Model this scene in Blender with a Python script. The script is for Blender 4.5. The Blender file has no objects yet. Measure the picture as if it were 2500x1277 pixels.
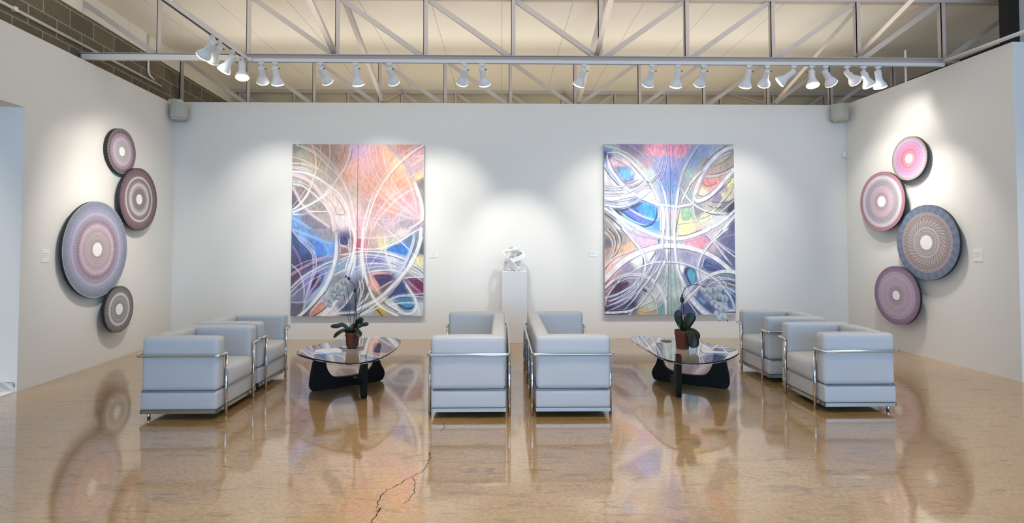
import bpy, bmesh, math, random
import numpy as np
from mathutils import Vector, Matrix
random.seed(7); rng = np.random.default_rng(11)
S = bpy.context.scene; COL = S.collection; PI = math.pi

# ------------------------------------------------------------------ helpers
def lin(c):
    out = []
    for v in c:
        v = v/255.0
        out.append(v/12.92 if v <= 0.04045 else ((v+0.055)/1.055)**2.4)
    return out
def lin_np(a):
    a = np.clip(a/255.0, 0, 1)
    return np.where(a <= 0.04045, a/12.92, ((a+0.055)/1.055)**2.4)

def mat(name, rgb, rough=0.5, metal=0.0, bump=0.0, bscale=40.0, var=0.0, coat=0.0, spec=0.5, trans=0.0, ior=1.45):
    m = bpy.data.materials.new(name); m.use_nodes = True
    nt = m.node_tree; b = nt.nodes['Principled BSDF']
    c = lin(rgb)+[1]
    b.inputs['Base Color'].default_value = c
    b.inputs['Roughness'].default_value = rough
    b.inputs['Metallic'].default_value = metal
    b.inputs['Specular IOR Level'].default_value = spec
    b.inputs['Coat Weight'].default_value = coat
    b.inputs['Coat Roughness'].default_value = 0.06
    b.inputs['Transmission Weight'].default_value = trans
    b.inputs['IOR'].default_value = ior
    if bump or var:
        tc = nt.nodes.new('ShaderNodeTexCoord'); n = nt.nodes.new('ShaderNodeTexNoise')
        n.inputs['Scale'].default_value = bscale; n.inputs['Detail'].default_value = 5
        nt.links.new(tc.outputs['Object'], n.inputs['Vector'])
        if bump:
            bp = nt.nodes.new('ShaderNodeBump'); bp.inputs['Strength'].default_value = bump; bp.inputs['Distance'].default_value = 0.01
            nt.links.new(n.outputs['Fac'], bp.inputs['Height']); nt.links.new(bp.outputs['Normal'], b.inputs['Normal'])
        if var:
            mx = nt.nodes.new('ShaderNodeMix'); mx.data_type = 'RGBA'
            mx.inputs[6].default_value = [v*(1-var) for v in c[:3]]+[1]; mx.inputs[7].default_value = [min(1, v*(1+var)) for v in c[:3]]+[1]
            nt.links.new(n.outputs['Fac'], mx.inputs[0]); nt.links.new(mx.outputs[2], b.inputs['Base Color'])
    return m

def obj(name, me, m=None, parent=None, loc=(0, 0, 0), smooth=False):
    if isinstance(me, bmesh.types.BMesh):
        bm = me; me = bpy.data.meshes.new(name)
        bmesh.ops.recalc_face_normals(bm, faces=bm.faces)
        bm.to_mesh(me); bm.free()
    if smooth:
        for p in me.polygons: p.use_smooth = True
    o = bpy.data.objects.new(name, me)
    if m is not None and not me.materials: me.materials.append(m)
    o.location = loc; COL.objects.link(o)
    if parent is not None: o.parent = parent
    return o
def tag(o, label=None, cat=None, group=None, kind=None):
    if label: o['label'] = label
    if cat: o['category'] = cat
    if group: o['group'] = group
    if kind: o['kind'] = kind
    return o
def thing(name, label, cat, loc=(0, 0, 0), rz=0.0, group=None):
    o = bpy.data.objects.new(name, None); o.empty_display_size = 0.1
    o.location = loc; o.rotation_euler = (0, 0, rz); COL.objects.link(o)
    return tag(o, label, cat, group)
def copy_tree(o, parent=None):
    kids = [c for c in bpy.data.objects if c.parent == o]
    c = o.copy(); COL.objects.link(c)
    if parent is not None: c.parent = parent
    for k in kids: copy_tree(k, c)
    return c

def box(bm, x0, x1, y0, y1, z0, z1):
    vs = [bm.verts.new((x, y, z)) for x in (x0, x1) for y in (y0, y1) for z in (z0, z1)]
    for f in ((0, 1, 3, 2), (4, 6, 7, 5), (0, 4, 5, 1), (2, 3, 7, 6), (0, 2, 6, 4), (1, 5, 7, 3)):
        bm.faces.new([vs[i] for i in f])
def B(*b):
    bm = bmesh.new()
    for q in b: box(bm, *q)
    return bm
def bevel_all(bm, r, seg=2):
    bmesh.ops.bevel(bm, geom=list(bm.edges), offset=r, segments=seg, profile=0.5, affect='EDGES', clamp_overlap=True)
    return bm
def bar(bm, a, b, w, h):
    """square bar from a to b: w across (horizontal), h the other way"""
    a, b = Vector(a), Vector(b); d = (b-a).normalized()
    up = Vector((0, 0, 1)) if abs(d.z) < 0.95 else Vector((0, 1, 0))
    s = d.cross(up).normalized()*w/2; u = s.normalized().cross(d).normalized()*h/2
    vs = [bm.verts.new(p+i*s+j*u) for p in (a, b) for i, j in ((-1, -1), (1, -1), (1, 1), (-1, 1))]
    for f in ((3, 2, 1, 0), (4, 5, 6, 7), (0, 1, 5, 4), (1, 2, 6, 5), (2, 3, 7, 6), (3, 0, 4, 7)):
        bm.faces.new([vs[i] for i in f])
def tube(bm, pts, r, seg=10, caps=True):
    pts = [Vector(p) for p in pts]; n = len(pts)
    rs = r if isinstance(r, (list, tuple)) else [r]*n
    rings = []; prev = None
    for i, p in enumerate(pts):
        d = (pts[min(i+1, n-1)]-pts[max(i-1, 0)]).normalized()
        if prev is None:
            ref = Vector((0, 0, 1)) if abs(d.z) < 0.9 else Vector((1, 0, 0))
            u = d.cross(ref).normalized()
        else:
            u = (prev-d*prev.dot(d)).normalized()
        prev = u; v = d.cross(u)
        rings.append([bm.verts.new(p+rs[i]*(math.cos(2*PI*k/seg)*u+math.sin(2*PI*k/seg)*v)) for k in range(seg)])
    for i in range(n-1):
        for k in range(seg):
            bm.faces.new((rings[i][k], rings[i][(k+1) % seg], rings[i+1][(k+1) % seg], rings[i+1][k]))
    if caps:
        bm.faces.new(rings[0][::-1]); bm.faces.new(rings[-1])
def fillet(pts, r, n=6):
    """round the corners of a polyline"""
    pts = [Vector(p) for p in pts]; out = [pts[0]]
    for i in range(1, len(pts)-1):
        a, b, c = pts[i-1], pts[i], pts[i+1]
        d1 = (a-b); d2 = (c-b); k = min(r, d1.length*0.49, d2.length*0.49)
        p = b+d1.normalized()*k; q = b+d2.normalized()*k
        for j in range(n+1):
            t = j/n; out.append(p*(1-t)**2+b*2*t*(1-t)+q*t*t)
    out.append(pts[-1]); return out
def lathe(bm, prof, seg=24, capb=False, capt=False, c=(0, 0, 0)):
    rings = []
    for r, z in prof:
        rings.append([bm.verts.new((c[0]+r*math.cos(2*PI*k/seg), c[1]+r*math.sin(2*PI*k/seg), c[2]+z)) for k in range(seg)])
    for i in range(len(rings)-1):
        for k in range(seg):
            bm.faces.new((rings[i][k], rings[i][(k+1) % seg], rings[i+1][(k+1) % seg], rings[i+1][k]))
    if capb: bm.faces.new(rings[0][::-1])
    if capt: bm.faces.new(rings[-1])
def cushion(bm, x0, x1, y0, y1, z0, z1, r=0.03, bulge=0.008, n=8):
    """soft rounded box with slightly domed faces"""
    c = Vector(((x0+x1)/2, (y0+y1)/2, (z0+z1)/2)); h = Vector(((x1-x0)/2, (y1-y0)/2, (z1-z0)/2))
    key = {}
    def remap(t, hh):                        # denser loops near the edges
        k = max(0.05, 1-1.7*r/hh); a = abs(t)
        a = k*a/0.6 if a <= 0.6 else k+(1-k)*(a-0.6)/0.4
        return math.copysign(a, t)
    def vert(i, j, k):
        q = (i, j, k)
        if q in key: return key[q]
        t = Vector([remap(2*v/n-1, h[a]) for a, v in enumerate((i, j, k))])
        p = Vector([t[a]*h[a] for a in range(3)])
        inner = Vector([max(-h[a]+r, min(h[a]-r, p[a])) for a in range(3)])
        d = p-inner
        if d.length > 1e-9: p = inner+d.normalized()*r
        for a in range(3):
            if abs(abs(t[a])-1) < 1e-6:
                o1, o2 = (a+1) % 3, (a+2) % 3
                p[a] += math.copysign(bulge*(1-t[o1]**2)*(1-t[o2]**2), t[a])
        key[q] = bm.verts.new(c+p); return key[q]
    for i in range(n):
        for j in range(n):
            for f in (((i, j, 0), (i, j+1, 0), (i+1, j+1, 0), (i+1, j, 0)), ((i, j, n), (i+1, j, n), (i+1, j+1, n), (i, j+1, n)),
                      ((i, 0, j), (i+1, 0, j), (i+1, 0, j+1), (i, 0, j+1)), ((i, n, j), (i, n, j+1), (i+1, n, j+1), (i+1, n, j)),
                      ((0, i, j), (0, i, j+1), (0, i+1, j+1), (0, i+1, j)), ((n, i, j), (n, i+1, j), (n, i+1, j+1), (n, i, j+1))):
                bm.faces.new([vert(*q) for q in f])
def prism(bm, prof, P, d, t):
    """profile of (s,z) in the vertical plane through P along d, extruded t to both sides"""
    d = Vector((d[0], d[1], 0)).normalized(); nn = Vector((-d.y, d.x, 0))*t/2; P = Vector((P[0], P[1], 0))
    A = [bm.verts.new(P+d*s+nn+Vector((0, 0, z))) for s, z in prof]
    Bv = [bm.verts.new(P+d*s-nn+Vector((0, 0, z))) for s, z in prof]
    bm.faces.new(A); bm.faces.new(Bv[::-1]); n = len(prof)
    for i in range(n): bm.faces.new((A[i], Bv[i], Bv[(i+1) % n], A[(i+1) % n]))
def spline(pts, n=10, closed=False):
    P = [np.array(p, float) for p in pts]; m = len(P); out = []
    rngi = range(m if closed else m-1)
    for i in rngi:
        if closed: a, b, c, d = P[i-1], P[i], P[(i+1) % m], P[(i+2) % m]
        else: a, b, c, d = P[max(i-1, 0)], P[i], P[i+1], P[min(i+2, m-1)]
        for j in range(n):
            t = j/n; out.append(0.5*((2*b)+(c-a)*t+(2*a-5*b+4*c-d)*t*t+(3*b-a-3*c+d)*t**3))
    if not closed: out.append(P[-1])
    return out
def fast_mesh(name, co, quads, col=None):
    me = bpy.data.meshes.new(name); nv, nq = len(co), len(quads)
    me.vertices.add(nv); me.vertices.foreach_set('co', np.asarray(co, np.float32).ravel())
    me.loops.add(nq*4); me.loops.foreach_set('vertex_index', np.asarray(quads, np.int32).ravel())
    me.polygons.add(nq); me.polygons.foreach_set('loop_start', np.arange(0, nq*4, 4, dtype=np.int32))
    me.update(calc_edges=True)
    if col is not None:
        a = me.color_attributes.new('paint', 'FLOAT_COLOR', 'POINT')
        a.data.foreach_set('color', np.concatenate([col, np.ones((nv, 1))], 1).astype(np.float32).ravel())
    me.validate(); return me

# ------------------------------------------------------------------ materials
M = {}
M['wall'] = mat('white_wall_paint', (226, 226, 222), 0.75, bump=0.04, bscale=120)
M['ceil'] = mat('cream_deck', (228, 220, 205), 0.85, var=0.03, bscale=1.5)
M['steel'] = mat('painted_steel', (184, 174, 166), 0.5, var=0.03, bscale=8)
M['track'] = mat('white_track', (225, 222, 218), 0.4)
M['slot'] = mat('track_slot', (25, 24, 23), 0.6)
M['lamp'] = mat('lamp_white', (222, 224, 224), 0.4)
M['leather'] = mat('white_leather', (194, 196, 198), 0.42, bump=0.12, bscale=26)
M['piping'] = mat('grey_piping', (120, 124, 135), 0.4)
M['chrome'] = mat('chrome', (205, 205, 208), 0.12, 1.0)
M['steelband'] = mat('brushed_steel', (170, 165, 155), 0.3, 1.0)
M['under'] = mat('black_underside', (14, 13, 12), 0.8)
M['wood'] = mat('black_wood', (6, 5, 5), 0.55, spec=0.25, var=0.1, bscale=14)
M['terra'] = mat('terracotta', (104, 52, 30), 0.8, var=0.14, bscale=22, bump=0.1)
M['soil'] = mat('bark_soil', (48, 36, 26), 0.95, bump=0.6, bscale=60, var=0.4)
M['leaf'] = mat('orchid_leaf', (24, 33, 14), 0.4, var=0.25, bscale=14)
M['stem'] = mat('orchid_stem', (40, 34, 24), 0.6)
M['bud'] = mat('orchid_bud', (44, 36, 30), 0.7)
M['petal'] = mat('white_petal', (204, 203, 200), 0.6, var=0.03, bscale=40)
M['lip'] = mat('flower_throat', (176, 168, 150), 0.6)
M['paper'] = mat('magazine_paper', (225, 228, 232), 0.4, var=0.05, bscale=6)
M['cover'] = mat('magazine_cover', (70, 78, 110), 0.35, var=0.5, bscale=18)
M['dark'] = mat('dark_coaster', (30, 32, 34), 0.3)
M['sculpt'] = mat('white_plaster', (232, 232, 230), 0.6, bump=0.05, bscale=60)
M['plinth'] = mat('plinth_paint', (224, 224, 224), 0.6)
M['speaker'] = mat('speaker_grey', (176, 177, 166), 0.6)
M['speaker_d'] = mat('speaker_side', (96, 94, 84), 0.6)
M['card'] = mat('label_card', (238, 238, 236), 0.5)
M['ink'] = mat('label_print', (196, 196, 194), 0.7)
M['outlet'] = mat('outlet_white', (235, 232, 226), 0.4)
M['black'] = mat('black_steel', (8, 8, 8), 0.6)
M['rim'] = mat('disc_rim', (34, 34, 36), 0.6)
M['canvas_edge'] = mat('panel_edge', (196, 194, 190), 0.6)
M['tan'] = mat('rear_wall_tan', (205, 192, 160), 0.85, var=0.06, bscale=2)

def emis(name, rgb, s):
    m = bpy.data.materials.new(name); m.use_nodes = True; nt = m.node_tree
    nt.nodes.remove(nt.nodes['Principled BSDF'])
    e = nt.nodes.new('ShaderNodeEmission'); e.inputs[0].default_value = lin(rgb)+[1]; e.inputs[1].default_value = s
    nt.links.new(e.outputs[0], nt.nodes['Material Output'].inputs[0]); return m
M['lens'] = emis('lamp_lens', (255, 248, 236), 12.0)

def glass():
    m = bpy.data.materials.new('table_glass'); m.use_nodes = True; nt = m.node_tree
    b = nt.nodes['Principled BSDF']
    b.inputs['Base Color'].default_value = (0.90, 0.95, 0.93, 1); b.inputs['Roughness'].default_value = 0.01
    b.inputs['Transmission Weight'].default_value = 1.0; b.inputs['IOR'].default_value = 1.52
    return m
M['glass'] = glass()
def clear():
    m = mat('saucer_glass', (235, 240, 238), 0.03, trans=1.0, ior=1.45); return m
M['saucer'] = clear()

def floor_mat():
    m = bpy.data.materials.new('polished_concrete'); m.use_nodes = True; nt = m.node_tree; b = nt.nodes['Principled BSDF']
    N = nt.nodes.new; L = nt.links.new
    geo = N('ShaderNodeTexCoord')
    def noise(sc, det, rough, vec=None, dist=0.0):
        n = N('ShaderNodeTexNoise'); n.inputs['Scale'].default_value = sc; n.inputs['Detail'].default_value = det
        n.inputs['Roughness'].default_value = rough; n.inputs['Distortion'].default_value = dist
        L(vec if vec else geo.outputs['Object'], n.inputs['Vector']); return n
    def ramp(fac, stops):
        r = N('ShaderNodeValToRGB'); e = r.color_ramp.elements
        e[0].position, e[0].color = stops[0][0], stops[0][1]; e[1].position, e[1].color = stops[-1][0], stops[-1][1]
        for p, c in stops[1:-1]:
            q = e.new(p); q.color = c
        L(fac, r.inputs[0]); return r
    def mix(fac, a, c, mode='MIX', f=None):
        x = N('ShaderNodeMix'); x.data_type = 'RGBA'; x.blend_type = mode
        if fac is not None: L(fac, x.inputs[0])
        else: x.inputs[0].default_value = f
        L(a, x.inputs[6])
        if isinstance(c, (list, tuple)): x.inputs[7].default_value = c
        else: L(c, x.inputs[7])
        return x.outputs[2]
    n1 = noise(0.9, 6, 0.6, dist=0.6)
    c = ramp(n1.outputs['Fac'], [(0.25, FLOOR_C[0]), (0.5, FLOOR_C[1]), (0.75, FLOOR_C[2])]).outputs[0]
    n2 = noise(38, 4, 0.75)
    c = mix(ramp(n2.outputs['Fac'], [(0.36, (0.55, 0.55, 0.55, 1)), (0.6, (0, 0, 0, 1))]).outputs[0], c, FLOOR_C[3])
    # streaky wear: stretched noise
    mp = N('ShaderNodeMapping'); mp.inputs['Scale'].default_value = (2.2, 9.0, 1); mp.inputs['Rotation'].default_value = (0, 0, 0.25)
    L(geo.outputs['Object'], mp.inputs[0])
    n3 = noise(1.6, 7, 0.7, mp.outputs[0], 1.2)
    c = mix(ramp(n3.outputs['Fac'], [(0.53, (0, 0, 0, 1)), (0.66, (0.75, 0.75, 0.75, 1))]).outputs[0], c, FLOOR_C[4])
    # fine hairline cracks, only in patches
    v = N('ShaderNodeTexVoronoi'); v.feature = 'DISTANCE_TO_EDGE'; v.inputs['Scale'].default_value = 4.5
    nw = noise(3.0, 4, 0.6); va = N('ShaderNodeMix'); va.data_type = 'VECTOR'; va.inputs[0].default_value = 0.25
    L(geo.outputs['Object'], va.inputs[4]); L(nw.outputs['Color'], va.inputs[5]); L(va.outputs[1], v.inputs['Vector'])
    cr = ramp(v.outputs['Distance'], [(0.0, (1, 1, 1, 1)), (0.014, (0, 0, 0, 1))])
    n4 = noise(0.7, 3, 0.5)
    pm = N('ShaderNodeMath'); pm.operation = 'MULTIPLY'; L(cr.outputs[0], pm.inputs[0])
    L(ramp(n4.outputs['Fac'], [(0.5, (0, 0, 0, 1)), (0.62, (0.5, 0.5, 0.5, 1))]).outputs[0], pm.inputs[1])
    c = mix(pm.outputs[0], c, (0.06, 0.04, 0.025, 1))
    # chipped pits
    n5 = noise(14, 5, 0.7, mp.outputs[0], 0.4)
    pit = ramp(n5.outputs['Fac'], [(0.62, (0, 0, 0, 1)), (0.66, (0.6, 0.6, 0.6, 1))])
    c = mix(pit.outputs[0], c, (0.10, 0.075, 0.055, 1))
    L(c, b.inputs['Base Color'])
    rr = ramp(n1.outputs['Fac'], [(0.3, (0.25, 0.25, 0.25, 1)), (0.7, (0.4, 0.4, 0.4, 1))])
    L(rr.outputs[0], b.inputs['Roughness'])
    b.inputs['Specular IOR Level'].default_value = 0.5
    b.inputs['Coat Weight'].default_value = 1.0; b.inputs['Coat IOR'].default_value = 2.25; b.inputs['Coat Roughness'].default_value = 0.07
    bp = N('ShaderNodeBump'); bp.inputs['Strength'].default_value = 0.035; bp.inputs['Distance'].default_value = 0.01
    n6 = noise(5, 5, 0.6); L(n6.outputs['Fac'], bp.inputs['Height']); L(bp.outputs['Normal'], b.inputs['Normal'])
    return m
FLOOR_C = [(0.37, 0.212, 0.070, 1), (0.455, 0.278, 0.104, 1), (0.52, 0.345, 0.155, 1), (0.20, 0.11, 0.038, 1), (0.165, 0.098, 0.045, 1)]
M['floor'] = floor_mat()

def block_mat():
    m = bpy.data.materials.new('concrete_block'); m.use_nodes = True; nt = m.node_tree; b = nt.nodes['Principled BSDF']
    N = nt.nodes.new; L = nt.links.new
    tc = N('ShaderNodeTexCoord'); sx = N('ShaderNodeSeparateXYZ'); cb = N('ShaderNodeCombineXYZ')
    L(tc.outputs['Object'], sx.inputs[0]); L(sx.outputs['X'], cb.inputs['X']); L(sx.outputs['Z'], cb.inputs['Y'])
    br = N('ShaderNodeTexBrick'); L(cb.outputs[0], br.inputs['Vector'])
    br.inputs['Scale'].default_value = 1.0; br.inputs['Brick Width'].default_value = 0.40; br.inputs['Row Height'].default_value = 0.21
    br.inputs['Mortar Size'].default_value = 0.008; br.inputs['Mortar Smooth'].default_value = 0.3
    br.inputs['Color1'].default_value = lin((112, 102, 84))+[1]; br.inputs['Color2'].default_value = lin((96, 90, 78))+[1]
    br.inputs['Mortar'].default_value = lin((158, 148, 128))+[1]
    n = N('ShaderNodeTexNoise'); n.inputs['Scale'].default_value = 30; L(tc.outputs['Object'], n.inputs['Vector'])
    mx = N('ShaderNodeMix'); mx.data_type = 'RGBA'; mx.blend_type = 'MULTIPLY'; mx.inputs[0].default_value = 0.5
    L(br.outputs['Color'], mx.inputs[6]); L(n.outputs['Color'], mx.inputs[7]); L(br.outputs['Color'], mx.inputs[6])
    hs = N('ShaderNodeHueSaturation'); hs.inputs['Saturation'].default_value = 0.0; hs.inputs['Value'].default_value = 1.5
    L(n.outputs['Color'], hs.inputs['Color']); L(hs.outputs[0], mx.inputs[7])
    L(mx.outputs[2], b.inputs['Base Color']); b.inputs['Roughness'].default_value = 0.95
    bp = N('ShaderNodeBump'); bp.inputs['Strength'].default_value = 0.4; bp.inputs['Distance'].default_value = 0.01
    L(br.outputs['Fac'], bp.inputs['Height']); bp.invert = True; L(bp.outputs['Normal'], b.inputs['Normal'])
    return m
M['block'] = block_mat()

def paint_mat(name, coat=0.35, rough=0.45):
    m = bpy.data.materials.new(name); m.use_nodes = True; nt = m.node_tree; b = nt.nodes['Principled BSDF']
    a = nt.nodes.new('ShaderNodeAttribute'); a.attribute_name = 'paint'
    nt.links.new(a.outputs['Color'], b.inputs['Base Color'])
    n = nt.nodes.new('ShaderNodeTexNoise'); n.inputs['Scale'].default_value = 90
    tc = nt.nodes.new('ShaderNodeTexCoord'); nt.links.new(tc.outputs['Object'], n.inputs['Vector'])
    bp = nt.nodes.new('ShaderNodeBump'); bp.inputs['Strength'].default_value = 0.05; bp.inputs['Distance'].default_value = 0.004
    nt.links.new(n.outputs['Fac'], bp.inputs['Height']); nt.links.new(bp.outputs['Normal'], b.inputs['Normal'])
    b.inputs['Roughness'].default_value = rough; b.inputs['Coat Weight'].default_value = coat; b.inputs['Coat Roughness'].default_value = 0.08
    return m
M['paint'] = paint_mat('oil_paint')
M['discpaint'] = paint_mat('disc_paint', 0.1, 0.55)
SPOT_W, SPOT_C, DAY_E, DAY_C, HALL_E, WORLD_S, EXPOSURE, UP_E = 98, (1.0, 0.935, 0.845), 102, (0.33, 0.61, 1.0), 265, 0.4, 0.38, 62
# ------------------------------------------------------------------ room shell
def frame_obj(name, bm, m, origin, u, kind='structure'):
    """object whose local x runs along u (horizontal), local y to its left"""
    o = obj(name, bm, m); o.location = origin; o.rotation_euler = (0, 0, math.atan2(u[1], u[0]))
    o['kind'] = kind; return o
def st(name, bm, m): return tag(obj(name, bm, m), kind='structure')

st('floor', B((-9.5, 9.5, -6, 11, -0.2, 0.0)), M['floor'])
def ceil_mat():
    m = M['ceil']; nt = m.node_tree; b = nt.nodes['Principled BSDF']; N = nt.nodes.new; L = nt.links.new
    tc = N('ShaderNodeTexCoord'); sx = N('ShaderNodeSeparateXYZ'); L(tc.outputs['Object'], sx.inputs[0])
    def math_(op, a, v):
        q = N('ShaderNodeMath'); q.operation = op
        if isinstance(a, (int, float)): q.inputs[0].default_value = a
        else: L(a, q.inputs[0])
        q.inputs[1].default_value = v; return q.outputs[0]
    f = math_('FRACT', math_('MULTIPLY', math_('ADD', sx.outputs['X'], 9.0+0.45), 1/0.9), 0)
    ln = math_('LESS_THAN', math_('ABSOLUTE', math_('SUBTRACT', f, 0.5), 0), 0.0055)
    old = b.inputs['Base Color'].links[0].from_socket
    mx = N('ShaderNodeMix'); mx.data_type = 'RGBA'; L(math_('MULTIPLY', ln, 0.55), mx.inputs[0]); L(old, mx.inputs[6])
    mx.inputs[7].default_value = lin((140, 128, 112))+[1]; L(mx.outputs[2], b.inputs['Base Color'])
ceil_mat()
st('ceiling', B((-9.5, 9.5, -6, 11, 4.52, 4.66)), M['ceil'])
st('wall_back', B((-5.3, 5.62, 8.24, 8.38, 0, 3.645)), M['wall'])
uL = Vector((0.23, -2.82, 0)).normalized(); oL = Vector((-5.03, 8.24, 0)); nL = Vector((2.82, 0.23, 0)).normalized()
uR = Vector((0.109, -2.65, 0)).normalized(); oR = Vector((5.41, 8.24, 0)); nR = Vector((-2.65, -0.109, 0)).normalized()
# left partition: local x toward the camera, local y = into the room (+), so thickness goes to -y
SO = 2.84
wl = B((0.0, SO, -0.36, 0, 0, 2.84), (0.0, 10.6, -0.12, 0, 2.84, 3.605), (SO, 10.6, -0.36, -0.12, 2.84, 2.95), (0.0, SO, -0.36, -0.12, 2.84, 2.95), (SO+2.2, 10.6, -0.36, 0, 0, 2.84))
frame_obj('wall_left', wl, M['wall'], oL, uL)
st('wall_right', B((0, 1, 0, 1, 0, 1)), M['wall'])
wr = bpy.data.objects['wall_right']
bm = B((0, 2.655, 0.0, 0.20, 0, 3.65)); bm.to_mesh(wr.data); bm.free()
wr.location = oR; wr.rotation_euler = (0, 0, math.atan2(uR.y, uR.x))
# concrete block wall of the building behind the left partition, seen above it
frame_obj('wall_outer_left', B((-3.2, 10.6, -0.40, -0.17, 2.95, 4.24)), M['block'], oL, uL)
frame_obj('trim_5', B((-3.2, 10.6, -0.40, -0.165, 4.24, 4.52)), M['ceil'], oL, uL)
st('wall_outer_back', B((-9.5, 9.5, 10.78, 11.0, 0, 4.52)), M['tan'])
st('wall_outer_right', B((9.3, 9.5, -6, 10.78, 0, 4.52)), M['wall'])
st('trim_1', B((5.66, 5.74, 5.9, 8.3, 3.55, 3.74)), M['under'])
# threshold strip of the opening on the left, and the far side of that passage
frame_obj('trim_2', B((SO, SO+2.2, -0.36, -0.01, 0, 0.008)), M['wall'], oL, uL)
frame_obj('trim_3', B((SO-0.015, SO+0.0, -0.362, -0.014, 0.008, 0.10)), M['wall'], oL, uL)
frame_obj('trim_4', B((SO-3.0, SO+5.0, -2.6, -2.5, 0, 4.2)), M['wall'], oL, uL)
# storefront wall behind the viewpoint: piers, sill and head around window openings
bm = B((-9.5, 9.5, -4.2, -4.0, 0, 0.35), (-9.5, 9.5, -4.2, -4.0, 3.4, 4.52))
for x in (-9.5, -6.2, -3.1, 0.0, 3.1, 6.2, 9.2): box(bm, x, x+0.3, -4.2, -4.0, 0.35, 3.4)
st('wall_front', bm, M['wall'])
tag(obj('steel_post', B((5.735, 5.855, 5.84, 5.96, 0, 4.52)), M['black']), 'black square steel post rising behind the end of the right wall', 'post')
tag(obj('duct_panel', B((5.92, 6.35, 5.98, 6.1, 3.70, 4.52), (5.965, 6.35, 5.955, 5.98, 3.9, 4.48)), M['steel']), 'pale grey metal panel at the ceiling, right of the black post', 'panel')

# ------------------------------------------------------------------ trusses
def truss(name, label, Y, ks, split, zb0, zb1, verts_w):
    t = thing(name, label, 'roof truss', (0, Y, zb0), 0, 'roof trusses')
    x = lambda k: 0.139+1.067*k
    def part(nm, f, a, b, w, h):
        bm = bmesh.new(); bar(bm, (a[0], 0, a[1]-zb0), (b[0], 0, b[1]-zb0), w, h); return obj(nm, bm, M['steel'], t)
    xa, xb = ks
    zt = 4.455
    bm = B((xa, xb, -0.045, -0.008, 0, zb1-zb0), (xa, xb, 0.008, 0.045, 0, zb1-zb0), (xa, xb, -0.075, 0.075, zb1-zb0-0.008, zb1-zb0))
    obj('bottom_chord', bm, M['steel'], t)
    obj('top_chord', B((xa, xb, -0.05, -0.008, zt-zb0, 4.52-zb0), (xa, xb, 0.008, 0.05, zt-zb0, 4.52-zb0)), M['steel'], t)
    for k in range(-6, 9):
        if xa+0.05 < x(k) < xb:
            bm = B((x(k)-verts_w/2, x(k)+verts_w/2, -0.03, -0.022, zb1-zb0, zt-zb0), (x(k)-verts_w/2, x(k)-verts_w/2+0.008, -0.03, 0.03, zb1-zb0, zt-zb0))
            obj('vertical', bm, M['steel'], t)
        if x(k) > xa-0.3 and x(k+1) < xb:
            a, b = (x(k)+0.03, zt), (x(k+1)-0.03, zb1)
            if k >= split: a, b = (x(k)+0.05, zb1), (x(k+1)-0.03, zt)
            if a[0] < xa:
                f = (xa-a[0])/(b[0]-a[0]); a = (xa, a[1]+f*(b[1]-a[1]))
            bm = bmesh.new(); bar(bm, (a[0], 0, a[1]-zb0), (b[0], 0, b[1]-zb0), 0.012, 0.06)
            bar(bm, (a[0], 0.02, a[1]-zb0-0.026), (b[0], 0.02, b[1]-zb0-0.026), 0.05, 0.008)
            obj('diagonal', bm, M['steel'], t)
    return t
truss('roof_truss', 'white steel roof truss nearest the viewer, carrying the light track', 6.45, (-5.18, 9.2), 1, 3.695, 3.745, 0.055)
truss('roof_truss', 'white steel roof truss just above and behind the top of the back wall', 8.70, (-5.35, 9.2), 1, 3.69, 3.735, 0.055)
truss('roof_truss', 'faint white steel roof truss farthest back, in front of the tan rear wall', 10.60, (-5.4, 9.2), 1, 3.69, 3.735, 0.05)
def brace(label, a, b, w=0.06):
    bm = bmesh.new(); c = (Vector(a)+Vector(b))/2
    bar(bm, Vector(a)-c, Vector(b)-c, w, 0.008); bar(bm, Vector(a)-c+Vector((w/2-0.004, 0, 0.025)), Vector(b)-c+Vector((w/2-0.004, 0, 0.025)), 0.008, 0.05)
    tag(obj('roof_brace', bm, M['steel'], None, c), label, 'roof brace', 'braces between the roof trusses')
for x, wh in ((-2.0, 'left'), (1.20, 'middle'), (4.42, 'right')):
    w3 = {'left': 'above the left painting', 'middle': 'left of the right painting', 'right': 'above the right-hand armchairs'}[wh]
    brace('white brace rising toward the viewer from the near truss, '+w3, (x-0.04, 6.50, 3.75), (x-0.04, 4.25, 4.50))
    brace('white brace from the near truss down to the back truss, '+w3, (x+0.06, 6.53, 4.44), (x+0.06, 8.64, 3.76))
    brace('white brace between back truss and farthest truss, '+w3, (x+0.02, 8.76, 3.76), (x+0.02, 10.52, 4.44), 0.05)

# ------------------------------------------------------------------ light tracks, raceway, conduits
TZ = 3.655
t = thing('light_track', 'long white light track running along the underside of the near roof truss', 'light track', (1.2, 6.42, TZ))
obj('track_body', B((-4.45, 4.22, -0.02, -0.014, 0, 0.04), (-4.45, 4.22, 0.014, 0.02, 0, 0.04), (-4.45, 4.22, -0.014, 0.014, 0.012, 0.04)), M['track'], t)
obj('slot', B((-4.44, 4.21, -0.0138, 0.0138, 0.008, 0.0118)), M['slot'], t)
obj('end_cap', B((4.22, 4.26, -0.022, 0.022, -0.002, 0.04)), M['track'], t)
t = thing('light_track', 'short white light track with a dark slot running toward the viewer at upper left', 'light track', (-3.05, 5.3, TZ))
obj('track_body', B((-0.02, -0.014, -1.1, 1.06, 0, 0.04), (0.014, 0.02, -1.1, 1.06, 0, 0.04), (-0.014, 0.014, -1.1, 1.06, 0.012, 0.04)), M['track'], t)
obj('slot', B((-0.0138, 0.0138, -1.09, 1.05, 0.008, 0.0118)), M['slot'], t)
obj('hanger', B((-0.012, 0.012, -0.42, -0.40, 0.04, 0.865)), M['track'], t)
obj('connector', B((-0.05, 0.05, 1.06, 1.095, -0.001, 0.036)), M['track'], t)
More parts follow.
